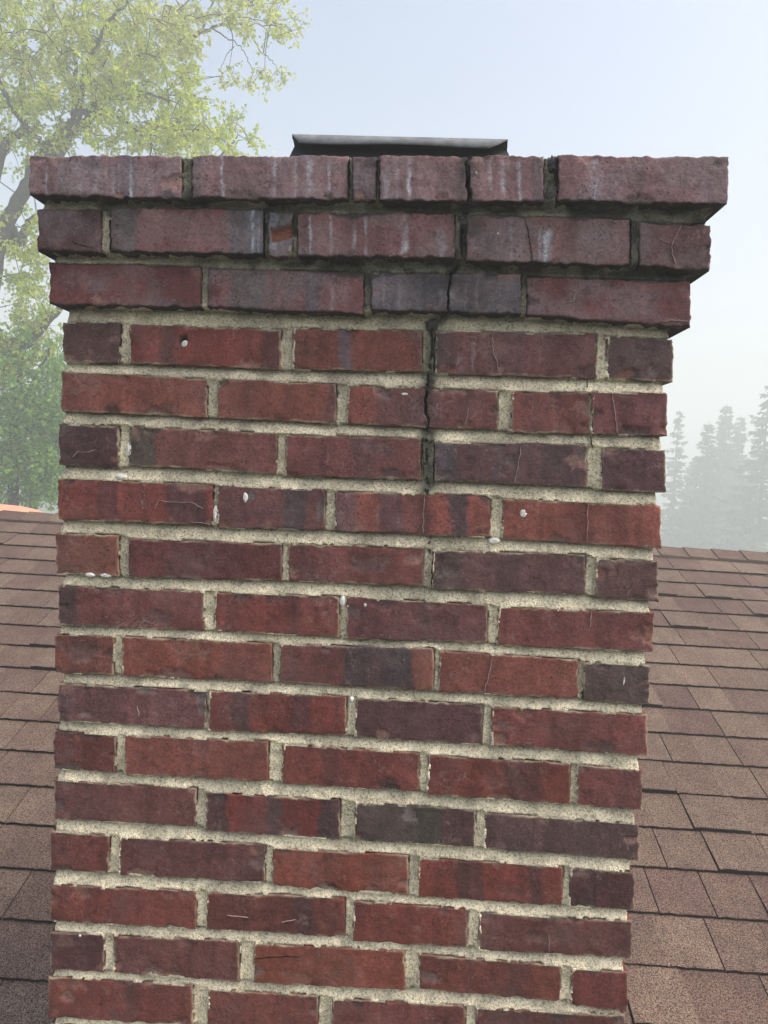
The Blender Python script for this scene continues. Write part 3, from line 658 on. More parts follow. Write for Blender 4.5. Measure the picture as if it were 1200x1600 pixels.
PAL = [(116,56,51), (104,54,51), (88,50,52), (122,60,46), (110,62,60), (98,58,58), (120,64,57)]
def side_bricks():
    r = random.Random(21)
    for c, k in enumerate(courses):
        bk = CH_DEPTH + k.d
        pal = PAL if c > 2 else [(112, 78, 82), (104, 68, 72), (92, 78, 84)]
        fb, lb = k.bs[0], k.bs[-1]
        for side, (zt, zb), b0 in ((-1, k.lz, fb), (1, k.rz, lb)):
            y = b0.depth + 0.010
            x = k.l if side < 0 else k.r
            while y < bk - 0.05:
                ln = 0.203 if bk - y > 0.24 else bk - y
                y1 = min(y + ln, bk)
                xa, xb = (x, x + 0.09) if side < 0 else (x - 0.09, x)
                block('brick', xa, xb, y, y1, zb, zt, r.choice(pal), chimney); y = y1 + 0.010
        x = k.l + 0.10
        zt = (k.lz[0] + k.rz[0]) / 2; zb = (k.lz[1] + k.rz[1]) / 2
        if c < 19:
            while x < k.r - 0.16:
                x1 = min(x + r.uniform(0.198, 0.206), k.r - 0.10); q = (x - k.l) / (k.r - k.l)
                zz = k.lz[0] + (k.rz[0] - k.lz[0]) * q; zq = k.lz[1] + (k.rz[1] - k.lz[1]) * q
                block('brick', x, x1, bk - 0.09, bk, zq, zz, r.choice(pal), chimney); x = x1 + 0.010
side_bricks()

# mortar: one finely gridded core with struck joints
def mortar():
    nz_fine = []
    ztop = max(courses[0].tz) - 0.004
    zvis = chl(500, 1640, 0)[1]
    z = ztop
    while z > zvis: nz_fine.append(z); z -= 0.0024
    while z > 0.0: nz_fine.append(z); z -= 0.008
    Zr = np.array(nz_fine)
    nsx = 360
    # silhouettes of the core: follow each course's end, inset; corbels included
    zc, lc, rc, dc = [], [], [], []
    for c, k in enumerate(courses):
        zt, zb = (k.lz[0] + k.rz[0]) / 2, (k.lz[1] + k.rz[1]) / 2
        nxt = courses[c + 1] if c + 1 < len(courses) else k
        zc += [zt, zb + 0.004, zb - 0.0005]; lc += [k.l, k.l, nxt.l]; rc += [k.r, k.r, nxt.r]; dc += [k.d, k.d, nxt.d]
    zc = np.array(zc)[::-1]; lc = np.array(lc)[::-1]; rc = np.array(rc)[::-1]; dc = np.array(dc)[::-1]
    s = np.linspace(0, 1, nsx)
    S, Zg = np.meshgrid(s, Zr)
    lo = np.interp(Zr, zc, lc) + 0.006 + 0.004 * (fbm(Zr * 130, Zr * 0, 0, 91) - 0.5); hi = np.interp(Zr, zc, rc) - 0.006 + 0.004 * (fbm(Zr * 130, Zr * 0, 4, 92) - 0.5)
    X = lo[:, None] + (hi - lo)[:, None] * S
    D = np.zeros_like(X); rec = np.full_like(X, 0.016); q_ = np.zeros_like(X); bed = np.zeros_like(X); inside = np.zeros_like(X, bool); ej = np.full_like(X, 0.02); ein = np.full_like(X, 0.02); cidx = np.full_like(X, 99)
    tops = [np.interp(X, k.tx, k.tz) for k in courses]; bots = [np.interp(X, k.bx, k.bz) for k in courses]
    for c, k in enumerate(courses):
        inb = (Zg <= tops[c]) & (Zg >= bots[c])
        D = np.where(inb, k.d, D)
        hit = np.zeros_like(inb); gap = np.full_like(X, 0.02)
        for b in k.bs:
            l_ = b.bl[0] + (b.tl[0] - b.bl[0]) * 0.5; r2 = b.br[0] + (b.tr[0] - b.br[0]) * 0.5
            hit |= (X > l_) & (X < r2)
            gap = np.minimum(gap, np.where(X < l_, l_ - X, np.where(X > r2, X - r2, 0)))
        inside |= inb & hit
        side_in = np.full_like(X, 0.0)
        for b in k.bs: side_in = np.maximum(side_in, np.minimum(X - b.bl[0], b.br[0] - X))
        ein = np.where(inb & hit, np.minimum(side_in, np.minimum(tops[c] - Zg, (Zg - bots[c]) * 2.2)), ein); cidx = np.where(inb, c, cidx)
        head = inb & ~hit
        rec = np.where(head, 0.0035 + 0.0025 * sstep(0, 0.006, gap), rec); ej = np.where(head, gap, ej)
        if c + 1 < len(courses):
            inj = (Zg < bots[c]) & (Zg > tops[c + 1])
            qq = (Zg - tops[c + 1]) / np.maximum(bots[c] - tops[c + 1], 1e-5)
            D = np.where(inj, courses[c + 1].d, D); bed = np.where(inj, 1.0, bed); q_ = np.where(inj, qq, q_)
            rec = np.where(inj, 0.0016 + 0.0095 * np.clip(qq, 0, 1) ** 1.5, rec); ej = np.where(inj, np.minimum(Zg - tops[c + 1], bots[c] - Zg), ej)
    bumpy = 0.0026 * (fbm(X * 75, Zg * 75, 0, 101, 4) - 0.5) * 2 + 0.0012 * (fbm(X * 320, Zg * 320, 0, 102, 2) - 0.5) * 2
    rec = rec + bumpy
    smear = 0.0026 * np.clip(fbm(X * 38, Zg * 38, 0, 110, 4) * 2.6 - 0.95, 0, 1) + 0.0020 * (fbm(X * 160, Zg * 160, 0, 111, 3) - 0.38)
    over = inside & (ein < smear) & (cidx > 2)
    rec = np.where(inside, np.where(over, -0.0003 + 0.3 * bumpy, 0.012), np.clip(rec, 0.0003, 0.03))
    # colours
    base = s2l((243, 230, 202)); C = np.ones(X.shape + (3,)) * base
    C *= (0.78 + 0.44 * fbm(X * 22, Zg * 22, 0, 103, 3))[..., None]
    lichen = np.clip((fbm(X * 40, Zg * 40, 0, 104, 4) - 0.35) * 3, 0, 1)
    # grime sheltered under the corbels and soaked in along the crack
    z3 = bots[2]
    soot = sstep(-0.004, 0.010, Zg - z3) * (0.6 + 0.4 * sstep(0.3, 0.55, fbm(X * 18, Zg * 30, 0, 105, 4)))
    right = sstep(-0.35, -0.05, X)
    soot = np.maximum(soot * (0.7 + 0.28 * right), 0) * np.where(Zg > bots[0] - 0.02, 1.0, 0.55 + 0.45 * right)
    t1 = tops[0]
    px = np.array([p[0] for p in CRACK_PATH]); pz = np.array([p[1] for p in CRACK_PATH]); o = np.argsort(pz)
    dx = np.abs(X - np.interp(Zg, pz[o], px[o]) + 0.006 * (fbm(Zg * 60, X * 0, 0, 106) - 0.5))
    fade = sstep(pz.min() - 0.05, pz.min() + 0.16, Zg)
    wide = 0.015 + 0.075 * sstep(0.0, 0.12, Zg - z3)
    cr = np.exp(-(dx / wide) ** 2) * fade * (0.5 + 0.7 * fbm(X * 70, Zg * 70, 0, 107))
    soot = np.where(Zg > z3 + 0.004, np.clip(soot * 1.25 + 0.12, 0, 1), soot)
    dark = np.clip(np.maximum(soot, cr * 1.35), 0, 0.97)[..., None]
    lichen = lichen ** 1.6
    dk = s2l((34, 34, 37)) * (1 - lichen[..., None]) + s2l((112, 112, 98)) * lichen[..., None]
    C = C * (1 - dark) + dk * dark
    # the crack itself opens into the mortar
    op = (dx < (0.0006 + 0.0022 * sstep(-0.02, 0.06, Zg - z3)) * (0.6 + 0.8 * fbm(Zg * 40, 0 * Zg, 0, 108))) & (fade > 0.3)
    rec = np.where(op & ~inside, rec + 0.010, rec); C[op] = (0.008, 0.008, 0.008)
    up = (0.08 + 0.6 * sstep(1.4, 2.1, Zg)) * np.clip(fbm(X * 14, Zg * 14, 0, 112, 4) * 2.0 - 0.35, 0.1, 1)
    up = np.clip(up, 0, 0.6)[..., None] * (1 - dark); C = C * (1 - up) + s2l((158, 150, 134)) * up
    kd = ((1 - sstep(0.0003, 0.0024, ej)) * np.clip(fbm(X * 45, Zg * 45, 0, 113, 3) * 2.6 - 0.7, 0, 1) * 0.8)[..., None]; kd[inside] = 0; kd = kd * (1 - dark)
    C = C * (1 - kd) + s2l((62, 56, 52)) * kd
    # algae and dust in random patches
    dirt = np.clip((fbm(X * 30, Zg * 30, 0, 109, 4) - 0.5) * 3.5, 0, 0.4)[..., None]; C = C * (1 - dirt) + s2l((140, 134, 120)) * dirt
    k = (bed * sstep(0.55, 1.0, q_) * 0.65)[..., None] * (1 - dark); C = C * (1 - k) + s2l((96, 90, 80)) * k  # shade below the overlying brick, painted into the upper bed joint
    Y = rec - D
    P = np.stack([X, Y, Zg], -1).reshape(-1, 3)
    nr = len(Zr); F = []
    for j in range(nr - 1):
        o_ = j * nsx
        F += [(o_ + i, o_ + nsx + i, o_ + nsx + i + 1, o_ + i + 1) for i in range(nsx - 1)]
    Cf = C.reshape(-1, 3)
    # sides and back as coarse strips
    n0 = len(P)
    dz = np.interp(Zr, zc, dc)
    Lb = np.stack([lo, np.full(nr, CH_DEPTH - 0.01) + dz, Zr], -1); Rb = np.stack([hi, np.full(nr, CH_DEPTH - 0.01) + dz, Zr], -1)
    P = np.vstack([P, Lb, Rb]); Cf = np.vstack([Cf, np.tile(base * 0.8, (2 * nr, 1))])
    for j in range(nr - 1):
        F.append((j * nsx, n0 + j, n0 + j + 1, (j + 1) * nsx)); F.append((j * nsx + nsx - 1, (j + 1) * nsx + nsx - 1, n0 + nr + j + 1, n0 + nr + j))
        F.append((n0 + j, n0 + nr + j, n0 + nr + j + 1, n0 + j + 1))
    F.append(tuple([i for i in range(nsx)] + [n0 + nr, n0])); F.append(tuple([(nr - 1) * nsx + i for i in range(nsx - 1, -1, -1)] + [n0 + nr - 1, n0 + 2 * nr - 1]))
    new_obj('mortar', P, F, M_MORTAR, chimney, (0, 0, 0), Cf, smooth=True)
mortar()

# rough mortar wash on top of the first course
def crown():
    k = courses[0]; nx, ny = 90, 30
    z0 = k.tz
    x = np.linspace(k.l + 0.006, k.r - 0.006, nx); y = np.linspace(-k.d + 0.010, CH_DEPTH + k.d - 0.006, ny)
    X, Y = np.meshgrid(x, y); edge = np.minimum(np.minimum(X - x[0], x[-1] - X), np.minimum(Y - y[0], y[-1] - Y))
    Z = np.interp(X, k.tx, z0) - 0.002 + 0.012 * sstep(0, 0.15, edge) + 0.004 * (fbm(X * 60, Y * 60, 0, 55) - 0.55) * sstep(-0.001, 0.01, edge)
    Zb = np.interp(X, k.tx, z0) - 0.02
    P = np.vstack([np.stack([X, Y, Z], -1).reshape(-1, 3), np.stack([X, Y, Zb], -1).reshape(-1, 3)]); n = nx * ny; F = []
    for j in range(ny - 1):
        for i in range(nx - 1):
            a = j * nx + i; F.append((a, a + 1, a + nx + 1, a + nx)); F.append((n + a, n + a + nx, n + a + nx + 1, n + a + 1))
    ring = list(range(nx)) + [j * nx + nx - 1 for j in range(1, ny)] + [(ny - 1) * nx + i for i in range(nx - 2, -1, -1)] + [j * nx for j in range(ny - 2, 0, -1)]
    for a, b in zip(ring, ring[1:] + ring[:1]): F.append((b, a, n + a, n + b))
    c = s2l((110, 106, 100)); new_obj('mortar_crown', P, F, M_MORTAR, chimney, (0, 0, 0), np.tile(c, (len(P), 1)), smooth=True)
crown()

# thin marks on the brick faces: open hairline cracks (dark) and healed white veins
def ribbon(name, pts, width, m, seed, d=0.0, lift=0.0016):
    r = random.Random(seed); P = []
    for (x0, y0), (x1, y1) in zip(pts[:-1], pts[1:]):
        n = max(2, int(math.hypot(x1 - x0, y1 - y0) / 5))
        for i in range(n): P.append((x0 + (x1 - x0) * i / n + r.uniform(-1, 1), y0 + (y1 - y0) * i / n + r.uniform(-0.8, 0.8)))
    P.append(pts[-1])
    L = [np.array(chl(x, y, d)) for x, y in P]; v = []; f = []
    for i, p in enumerate(L):
        t = L[min(i + 1, len(L) - 1)] - L[max(i - 1, 0)]; t /= np.linalg.norm(t) + 1e-9; nn = np.array([-t[1], t[0]])
        wd = width * r.uniform(0.35, 1.0) * (0.3 if i in (0, len(L) - 1) else 1)
        for sgn in (-1, 1): q = p + nn * wd * sgn; v.append((q[0], -d - lift, q[1]))
        v.append((p[0], -d + 0.004, p[1]))
    for i in range(len(L) - 1):
        a = 3 * i; f += [(a, a + 1, a + 4, a + 3), (a, a + 3, a + 5, a + 2), (a + 1, a + 2, a + 5, a + 4)]
    f += [(0, 2, 1), (3 * len(L) - 3, 3 * len(L) - 2, 3 * len(L) - 1)]
    return new_obj(name, v, f, m, chimney)
VEINS = [([(770,524),(770,545),(776,565),(778,582)],0), ([(957,617),(961,650),(965,677)],0), ([(733,636),(727,664)],0), ([(815,697),(810,725),(804,754)],0), ([(919,786),(918,820),(917,846)],0),
 ([(665,772),(662,800),(661,834)],0), ([(1063,354),(1052,378),(1048,386),(1055,412)],0.032), ([(1048,382),(1030,374)],0.032), ([(242,795),(247,782),(275,785),(300,785),(318,795)],0),
 ([(115,714),(122,706),(138,706),(150,702)],0), ([(924,955),(922,980)],0), ([(770,1025),(757,1080)],0), ([(355,1430),(388,1433)],0), ([(440,1440),(462,1436)],0), ([(857,1460),(858,1487)],0),
 ([(890,450),(900,456),(896,470),(884,472)],0.016), ([(1030,502),(1060,500),(1078,503)],0.016), ([(216,1103),(217,1118)],0), ([(298,815),(318,817),(328,820)],0)]
for i, (pts, d) in enumerate(VEINS): ribbon('white_vein', pts, 0.00048, M_VEIN, 40 + i, d)
CRK = [([(818,338),(824,355),(828,380),(832,409)],0.032,.0007), ([(917,592),(918,605)],0,.001), ([(666,770),(664,762)],0,.001), ([(172,342),(173,394)],0.032,.0009), ([(985,342),(986,414)],0.032,.001),
 ([(413,326),(412,398)],0.032,.0012), ([(545,250),(546,308)],0.048,.0022), ([(590,248),(589,310)],0.048,.001), ([(870,246),(868,275),(872,300)],0.048,.002), ([(679,520),(678,582)],0,.0014), ([(660,688),(662,745)],0,.0008), ([(678,690),(677,750)],0,.0009),
 ([(396,1498),(420,1495),(450,1494),(470,1495)],0,.0008), ([(930,1380),(928,1400)],0,.0007), ([(112,378),(130,384),(148,388)],0.032,.0007), ([(921,680),(926,700)],0,.0009), ([(677,860),(674,920)],0,.001)]
for i, (pts, d, wd) in enumerate(CRK): ribbon('hairline_crack', pts, wd, M_CRACK, 80 + i, d, lift=0.0009)

# dabs of white caulk and plaster
def dab(x, y, wx, wy, seed, d=0.0, y0=0.0):
    r = random.Random(seed); v = []; f = []; a0, z0 = chl(x, y, d); k = 1.026 / FPX
    nu, nv = 10, 6
    for j in range(nv):
        ph = (j / (nv - 1)) * math.pi / 2
        for i in range(nu):
            th = 2 * math.pi * i / nu; rad = math.cos(ph) * (0.75 + 0.5 * float(vnoise(i * 0.9, j * 0.8, seed, 4)))
            v.append((wx * k * rad * math.cos(th), 0.0085 - 0.0105 * math.sin(ph) ** 0.3 * r.uniform(0.85, 1.08), wy * k * rad * math.sin(th)))
    for j in range(nv - 1):
        for i in range(nu): i2 = (i + 1) % nu; f.append((j * nu + i, j * nu + i2, (j + 1) * nu + i2, (j + 1) * nu + i))
    f.append(tuple(range(nu))[::-1]); f.append(tuple((nv - 1) * nu + i for i in range(nu)))
    new_obj('caulk_dab', v, f, M_CAULK, chimney, (a0, -d + 0.25 * y0, z0), smooth=True)
for i, a in enumerate([(288,537,5,6,0,.002),(201,702,5,13,0,.004),(187,745,10,5,0,.004),(140,898,10,4,0,.003),(165,899,12,4,0,.003),(336,803,4,14,0,.004),(818,802,6,8,0,.001),(773,845,10,5,0,.003),(535,939,5,11,0,.003),(549,1093,4,5,0,.003),
        (632,616,6,3,0,.001),(975,1064,2,9,0,0.001),(383,778,5,9,0,.001),(571,946,3,4,0,0.001),(125,1462,3,3,0,.001),(872,954,2,2,0,.001),(744,270,2,2,.048,.001),(778,365,2,2,.032,.001)]):
    dab(a[0], a[1], a[2], a[3], 300 + i, a[4], a[5])

# crumbled mortar lump under the corbel where the crack passes
def lump(x, y, w_, h_, seed, d, rgb, name='mortar_crumb'):
    a0, z0 = chl(x, y, d); k = 1.026 / FPX; v = []; f = []; nu, nv = 12, 8
    for j in range(nv):
        ph = math.pi * (j / (nv - 1) - 0.5)
        for i in range(nu):
            th = 2 * math.pi * i / nu; q = 0.6 + 0.8 * float(vnoise(i * 1.3, j * 1.3, seed, 8))
            v.append((w_ * k * q * math.cos(ph) * math.cos(th), 0.010 * q * math.cos(ph) * math.sin(th), h_ * k * q * math.sin(ph)))
    for j in range(nv - 1):
        for i in range(nu): i2 = (i + 1) % nu; f.append((j * nu + i, j * nu + i2, (j + 1) * nu + i2, (j + 1) * nu + i))
    new_obj(name, v, f, M_MORTAR, chimney, (a0, -d + 0.004, z0), [s2l(rgb)] * len(v))
lump(675, 508, 11, 9, 1, 0.0, (70, 70, 68)); lump(862, 300, 9, 12, 2, 0.043, (84, 80, 80)); lump(862, 262, 10, 16, 3, 0.040, (62, 60, 62)); lump(690, 425, 7, 6, 4, 0.016, (112, 110, 92)); lump(728, 320, 6, 12, 5, 0.03, (50, 50, 54))
lump(728, 345, 16, 9, 6, 0.026, (72, 68, 70)); lump(452, 392, 5, 9, 7, 0.028, (140, 140, 122)); lump(640, 425, 12, 5, 8, 0.013, (80, 78, 66))

# clay flue liner standing out of the crown
FL_Y0, FL_Y1 = 0.175, 0.445
def flue():
    xa, xb = chl(500, 240, -FL_Y0)[0] - 0.0, chl(752, 240, -FL_Y0)[0]
    z0 = chl(600, 243, 0.048)[1] - 0.02; z1 = chl(600, 217, -0.165)[1]
    t = 0.02; v = []; f = []
    for (ex, z) in ((0, z0), (0, z1), (t, z1), (t, z0)):
        v += [(xa + ex, FL_Y0 + ex, z), (xb - ex, FL_Y0 + ex, z), (xb - ex, FL_Y1 - ex, z), (xa + ex, FL_Y1 - ex, z)]
    for k in range(4):
        for i in range(4): j = (i + 1) % 4; k2 = (k + 1) % 4; f.append((k * 4 + i, k * 4 + j, k2 * 4 + j, k2 * 4 + i))
    new_obj('flue_liner', v, f, M_CLAY, chimney)
flue()

# ------------------------------------------------------------------ metal chimney cap
def cap():
    d0 = -0.160
    L0, L1, L2 = np.array(chl(456.5, 211, d0)), np.array(chl(459, 226, d0)), np.array(chl(452, 250, d0))
    R0, R1, R2 = np.array(chl(793.5, 219, d0)), np.array(chl(793, 233, d0)), np.array(chl(800, 256, d0))
    yb = 0.47; y0 = 0.160; t = 0.002
    root = empty('chimney_cap', tuple(CH_O + CHX * ((L2[0] + R2[0]) / 2) + CHY * 0.31 + np.array([0, 0, L2[1]])), CH_YAW)
    tag(root, 'low black sheet-metal chimney cap with a grey front lip on top of the brickwork', 'chimney cap')
    ox, oy, oz = (L2[0] + R2[0]) / 2, 0.31, L2[1]
    def loc(P): return [(p[0] - ox, p[1] - oy, p[2] - oz) for p in P]
    # skirt plates with a slight concave flare (front, left, right, back)
    prof = [(L0, R0, 0.0), (L1, R1, 0.006), (L2, R2, -0.006)]
    ringv = []
    for (l, r, e) in prof:
        ringv.append([(l[0], y0 + e, l[1]), (r[0], y0 + e, r[1]), (r[0], yb - e, r[1]), (l[0], yb - e, l[1])])
    names = ['skirt_plate', 'skirt_plate', 'skirt_plate', 'skirt_plate']
    for i in range(4):
        j = (i + 1) % 4; v = []; f = []
        cxm = np.array([(L0[0] + R0[0]) / 2, (y0 + yb) / 2])
        for q in ringv:
            for p in (q[i], q[j]): v.append(p)
        for q in ringv:
            for p in (q[i], q[j]):
                dd = cxm - np.array(p[:2]); dd = dd / np.linalg.norm(dd) * 0.003; v.append((p[0] + dd[0], p[1] + dd[1], p[2]))
        for k in (0, 2): f.append((k, k + 1, k + 3, k + 2)); f.append((6 + k, 8 + k, 9 + k, 7 + k))
        f += [(4, 5, 11, 10), (0, 6, 7, 1), (0, 2, 8, 6), (2, 4, 10, 8), (1, 7, 9, 3), (3, 9, 11, 5)]
        new_obj(names[i], loc(v), f, M_BLACK, root)
    # top sheet with a shallow cross break
    q = ringv[0]; mz = (L0[1] + R0[1]) / 2 + 0.006
    v = [(p[0], p[1], p[2] - 0.0008) for p in q] + [((L0[0] + R0[0]) / 2, (y0 + yb) / 2, mz)] + [(p[0], p[1], p[2] - 0.004) for p in q]
    f = [(0, 1, 4), (1, 2, 4), (2, 3, 4), (3, 0, 4), (8, 7, 6, 5), (0, 5, 6, 1), (1, 6, 7, 2), (2, 7, 8, 3), (3, 8, 5, 0)]
    new_obj('top_sheet', loc(v), f, M_BLACK, root)
    # front lip: leaning trapezoid with softly curved ends
    n = 24; v = []; f = []
    for i in range(n + 1):
        s = i / n; x_t = L0[0] + (R0[0] - L0[0]) * s; zt = L0[1] + (R0[1] - L0[1]) * s
        e = 0.045; k = min(1.0, s / e, (1 - s) / (e * 1.6)); k = max(0.0, k)
        drop = 0.0178 * k + 0.0012 * math.sin(s * 9) * k
        for u in (0, 0.5, 1.0):
            v.append((x_t, y0 - 0.002 - 0.0165 * u * k - 0.002 * math.sin(math.pi * u) * k, zt + 0.0006 - drop * u))
    for i in range(n + 1):
        for u in range(3): p = v[3 * i + u]; v.append((p[0], p[1] + 0.0016, p[2] - 0.001))
    m_ = 3 * (n + 1)
    for i in range(n):
        for u in (0, 1): a = 3 * i + u; f.append((a, a + 1, a + 4, a + 3)); f.append((m_ + a, m_ + a + 3, m_ + a + 4, m_ + a + 1))
        f.append((3 * i + 2, m_ + 3 * i + 2, m_ + 3 * i + 5, 3 * i + 5)); f.append((3 * i, 3 * i + 3, m_ + 3 * i + 3, m_ + 3 * i))
    o = new_obj('front_lip', loc(v), f, M_LIP, root, smooth=True); o['label'] = 'dull grey folded front edge'
cap()

# ------------------------------------------------------------------ terracotta dome behind the ridge
def dome():
    p = at(-14, 806, 4.35); base_z = RIDGE_Z - (p[1] - HY) * math.tan(PITCH) - 0.03
    top_z = at(-14, 788, 4.35)[2]; hgt = top_z - base_z; v = []; f = []; nu, nv = 40, 12; rad = 0.29
    prof = [(0.26, 0), (0.26, hgt * 0.55)] + [(rad * math.cos(a), hgt * 0.58 + hgt * 0.42 * math.sin(a)) for a in np.linspace(0, math.pi / 2 * 0.98, 10)]
    for (r0, z) in prof:
        for i in range(nu): th = 2 * math.pi * i / nu; v.append((r0 * math.cos(th), r0 * math.sin(th), z))
    for j in range(len(prof) - 1):
        for i in range(nu): i2 = (i + 1) % nu; f.append((j * nu + i, j * nu + i2, (j + 1) * nu + i2, (j + 1) * nu + i))
    f.append(tuple(range(nu))[::-1]); f.append(tuple((len(prof) - 1) * nu + i for i in range(nu)))
    o = new_obj('roof_vent', v, f, M_TERRA, None, (p[0], p[1], base_z), smooth=True)
    tag(o, 'rounded pale orange hood just showing over the shingled roof ridge', 'roof vent')
dome()

# ------------------------------------------------------------------ broadleaf trees
def spline(pts, n):
    pts = [np.asarray(p, float) for p in pts]; P = [2 * pts[0] - pts[1]] + pts + [2 * pts[-1] - pts[-2]]; out = []
    for i in range(1, len(P) - 2):
        for k in range(n):
            t = k / n; a, b, c, d = P[i - 1], P[i], P[i + 1], P[i + 2]
            out.append(0.5 * (2 * b + (c - a) * t + (2 * a - 5 * b + 4 * c - d) * t * t + (3 * b - a - 3 * c + d) * t ** 3))
    out.append(P[-2]); return out
def leaf_tree(name, label, limbs, regions, depth, dvar, leafcols, leaf, seed, base, group=None, per=40, clump=0.26, thin=1.0):
    r = random.Random(seed); nr = np.random.RandomState(seed)
    root = empty(name, base); tag(root, label, 'tree', group)
    B = np.array(base); wood = MB(); nodes = []; rads = []
    for li, (pts, r0, r1, dd) in enumerate(limbs):
        P = [at(x, y, depth + (d if isinstance(d, (int, float)) else 0)) for (x, y, d) in pts]
        if dd: P = [B + np.array([0, 0, -0.3]), B + (P[0] - B) * np.array([0.15, 0.15, 0.35]), B + (P[0] - B) * np.array([0.55, 0.55, 0.72])] + P
        S = spline(P, 6); n = len(S)
        rd = [r0 + (r1 - r0) * (i / (n - 1)) for i in range(n)]
        wob = [s + np.array([r.uniform(-1, 1), r.uniform(-1, 1), r.uniform(-1, 1)]) * 0.02 for s in S]
        wood.tube([w_ - B for w_ in wob], rd, 8)
        nodes += wob[n // 4:]; rads += rd[n // 4:]
    nodes = np.array(nodes)
    # clumps of leaves on twigs
    centres = []
    for (cx_, cy_, rx_, ry_, count, pal) in regions:
        for _ in range(int(count * thin)):
            a = r.uniform(0, 2 * math.pi); q = math.sqrt(r.random())
            centres.append((at(cx_ + rx_ * q * math.cos(a), cy_ + ry_ * q * math.sin(a), depth + r.uniform(-dvar, dvar)), pal))
    twigs = MB(); lv = []; lf = []; lc = []
    allp = nodes
    for (c, pal) in centres:
        dist = np.linalg.norm(allp - c, axis=1); i = int(np.argmin(dist + nr.rand(len(dist)) * 0.5)); p0 = allp[i]
        span = np.linalg.norm(c - p0)
        mid = (p0 + c) / 2 + np.array([r.uniform(-.12, .12), r.uniform(-.12, .12), r.uniform(-.02, .22)]) * span
        S = spline([p0, mid, c], 4)
        rr0 = min(0.028, 0.006 + 0.008 * span)
        twigs.tube([s - B for s in S], [rr0 + (0.003 - rr0) * k / (len(S) - 1) for k in range(len(S))], 4)
        if len(allp) < 4000: allp = np.vstack([allp, np.array(S[3:-1:2])])
        dirn = (c - mid) / (np.linalg.norm(c - mid) + 1e-6)
        # a few sprigs fan out of the twig end and carry the leaves
        ends = [c + (dirn * r.uniform(0.0, 0.9) + np.array([r.gauss(0, .7), r.gauss(0, .7), r.gauss(-.05, .6)])) * clump for _ in range(5)]
        for e in ends:
            twigs.tube([c - B, (c + e) / 2 + np.array([0, 0, 0.02]) - B, e - B], [0.004, 0.003, 0.0015], 3)
            for _ in range(per // 5):
                t = r.random() ** 0.6; p = c + (e - c) * t + np.array([r.gauss(0, 1), r.gauss(0, 1), r.gauss(0, 1)]) * clump * 0.17
                u = nr.randn(3); u[2] -= 0.5; u /= np.linalg.norm(u); w_ = np.cross(u, nr.randn(3)); w_ /= np.linalg.norm(w_) + 1e-9; nn = np.cross(u, w_)
                ln = leaf * r.uniform(0.6, 1.3); wd = ln * r.uniform(0.25, 0.42); k = len(lv)
                p = p - B
                lv += [p, p + u * ln * .45 + w_ * wd + nn * wd * .3, p + u * ln, p + u * ln * .45 - w_ * wd + nn * wd * .3]; lf += [(k, k + 1, k + 2), (k, k + 2, k + 3)]
                cc = s2l(leafcols[pal][r.randrange(len(leafcols[pal]))]) * r.uniform(0.75, 1.25); lc += [cc] * 4
    wood.build('trunk', M_BARK, root, smooth=True)
    o = twigs.build('twigs', M_BARK, root); o['kind'] = 'stuff'
    o = new_obj('crown', lv, lf, M_LEAF, root, (0, 0, 0), lc); o['kind'] = 'stuff'
LC = {0: [(188, 204, 74), (198, 210, 82), (174, 194, 70), (200, 200, 98)], 1: [(132, 180, 76), (112, 162, 68), (156, 194, 84), (138, 174, 80)], 2: [(188, 196, 108), (180, 194, 92), (196, 196, 120)], 3: [(186, 200, 80), (170, 192, 76), (200, 206, 84)]}
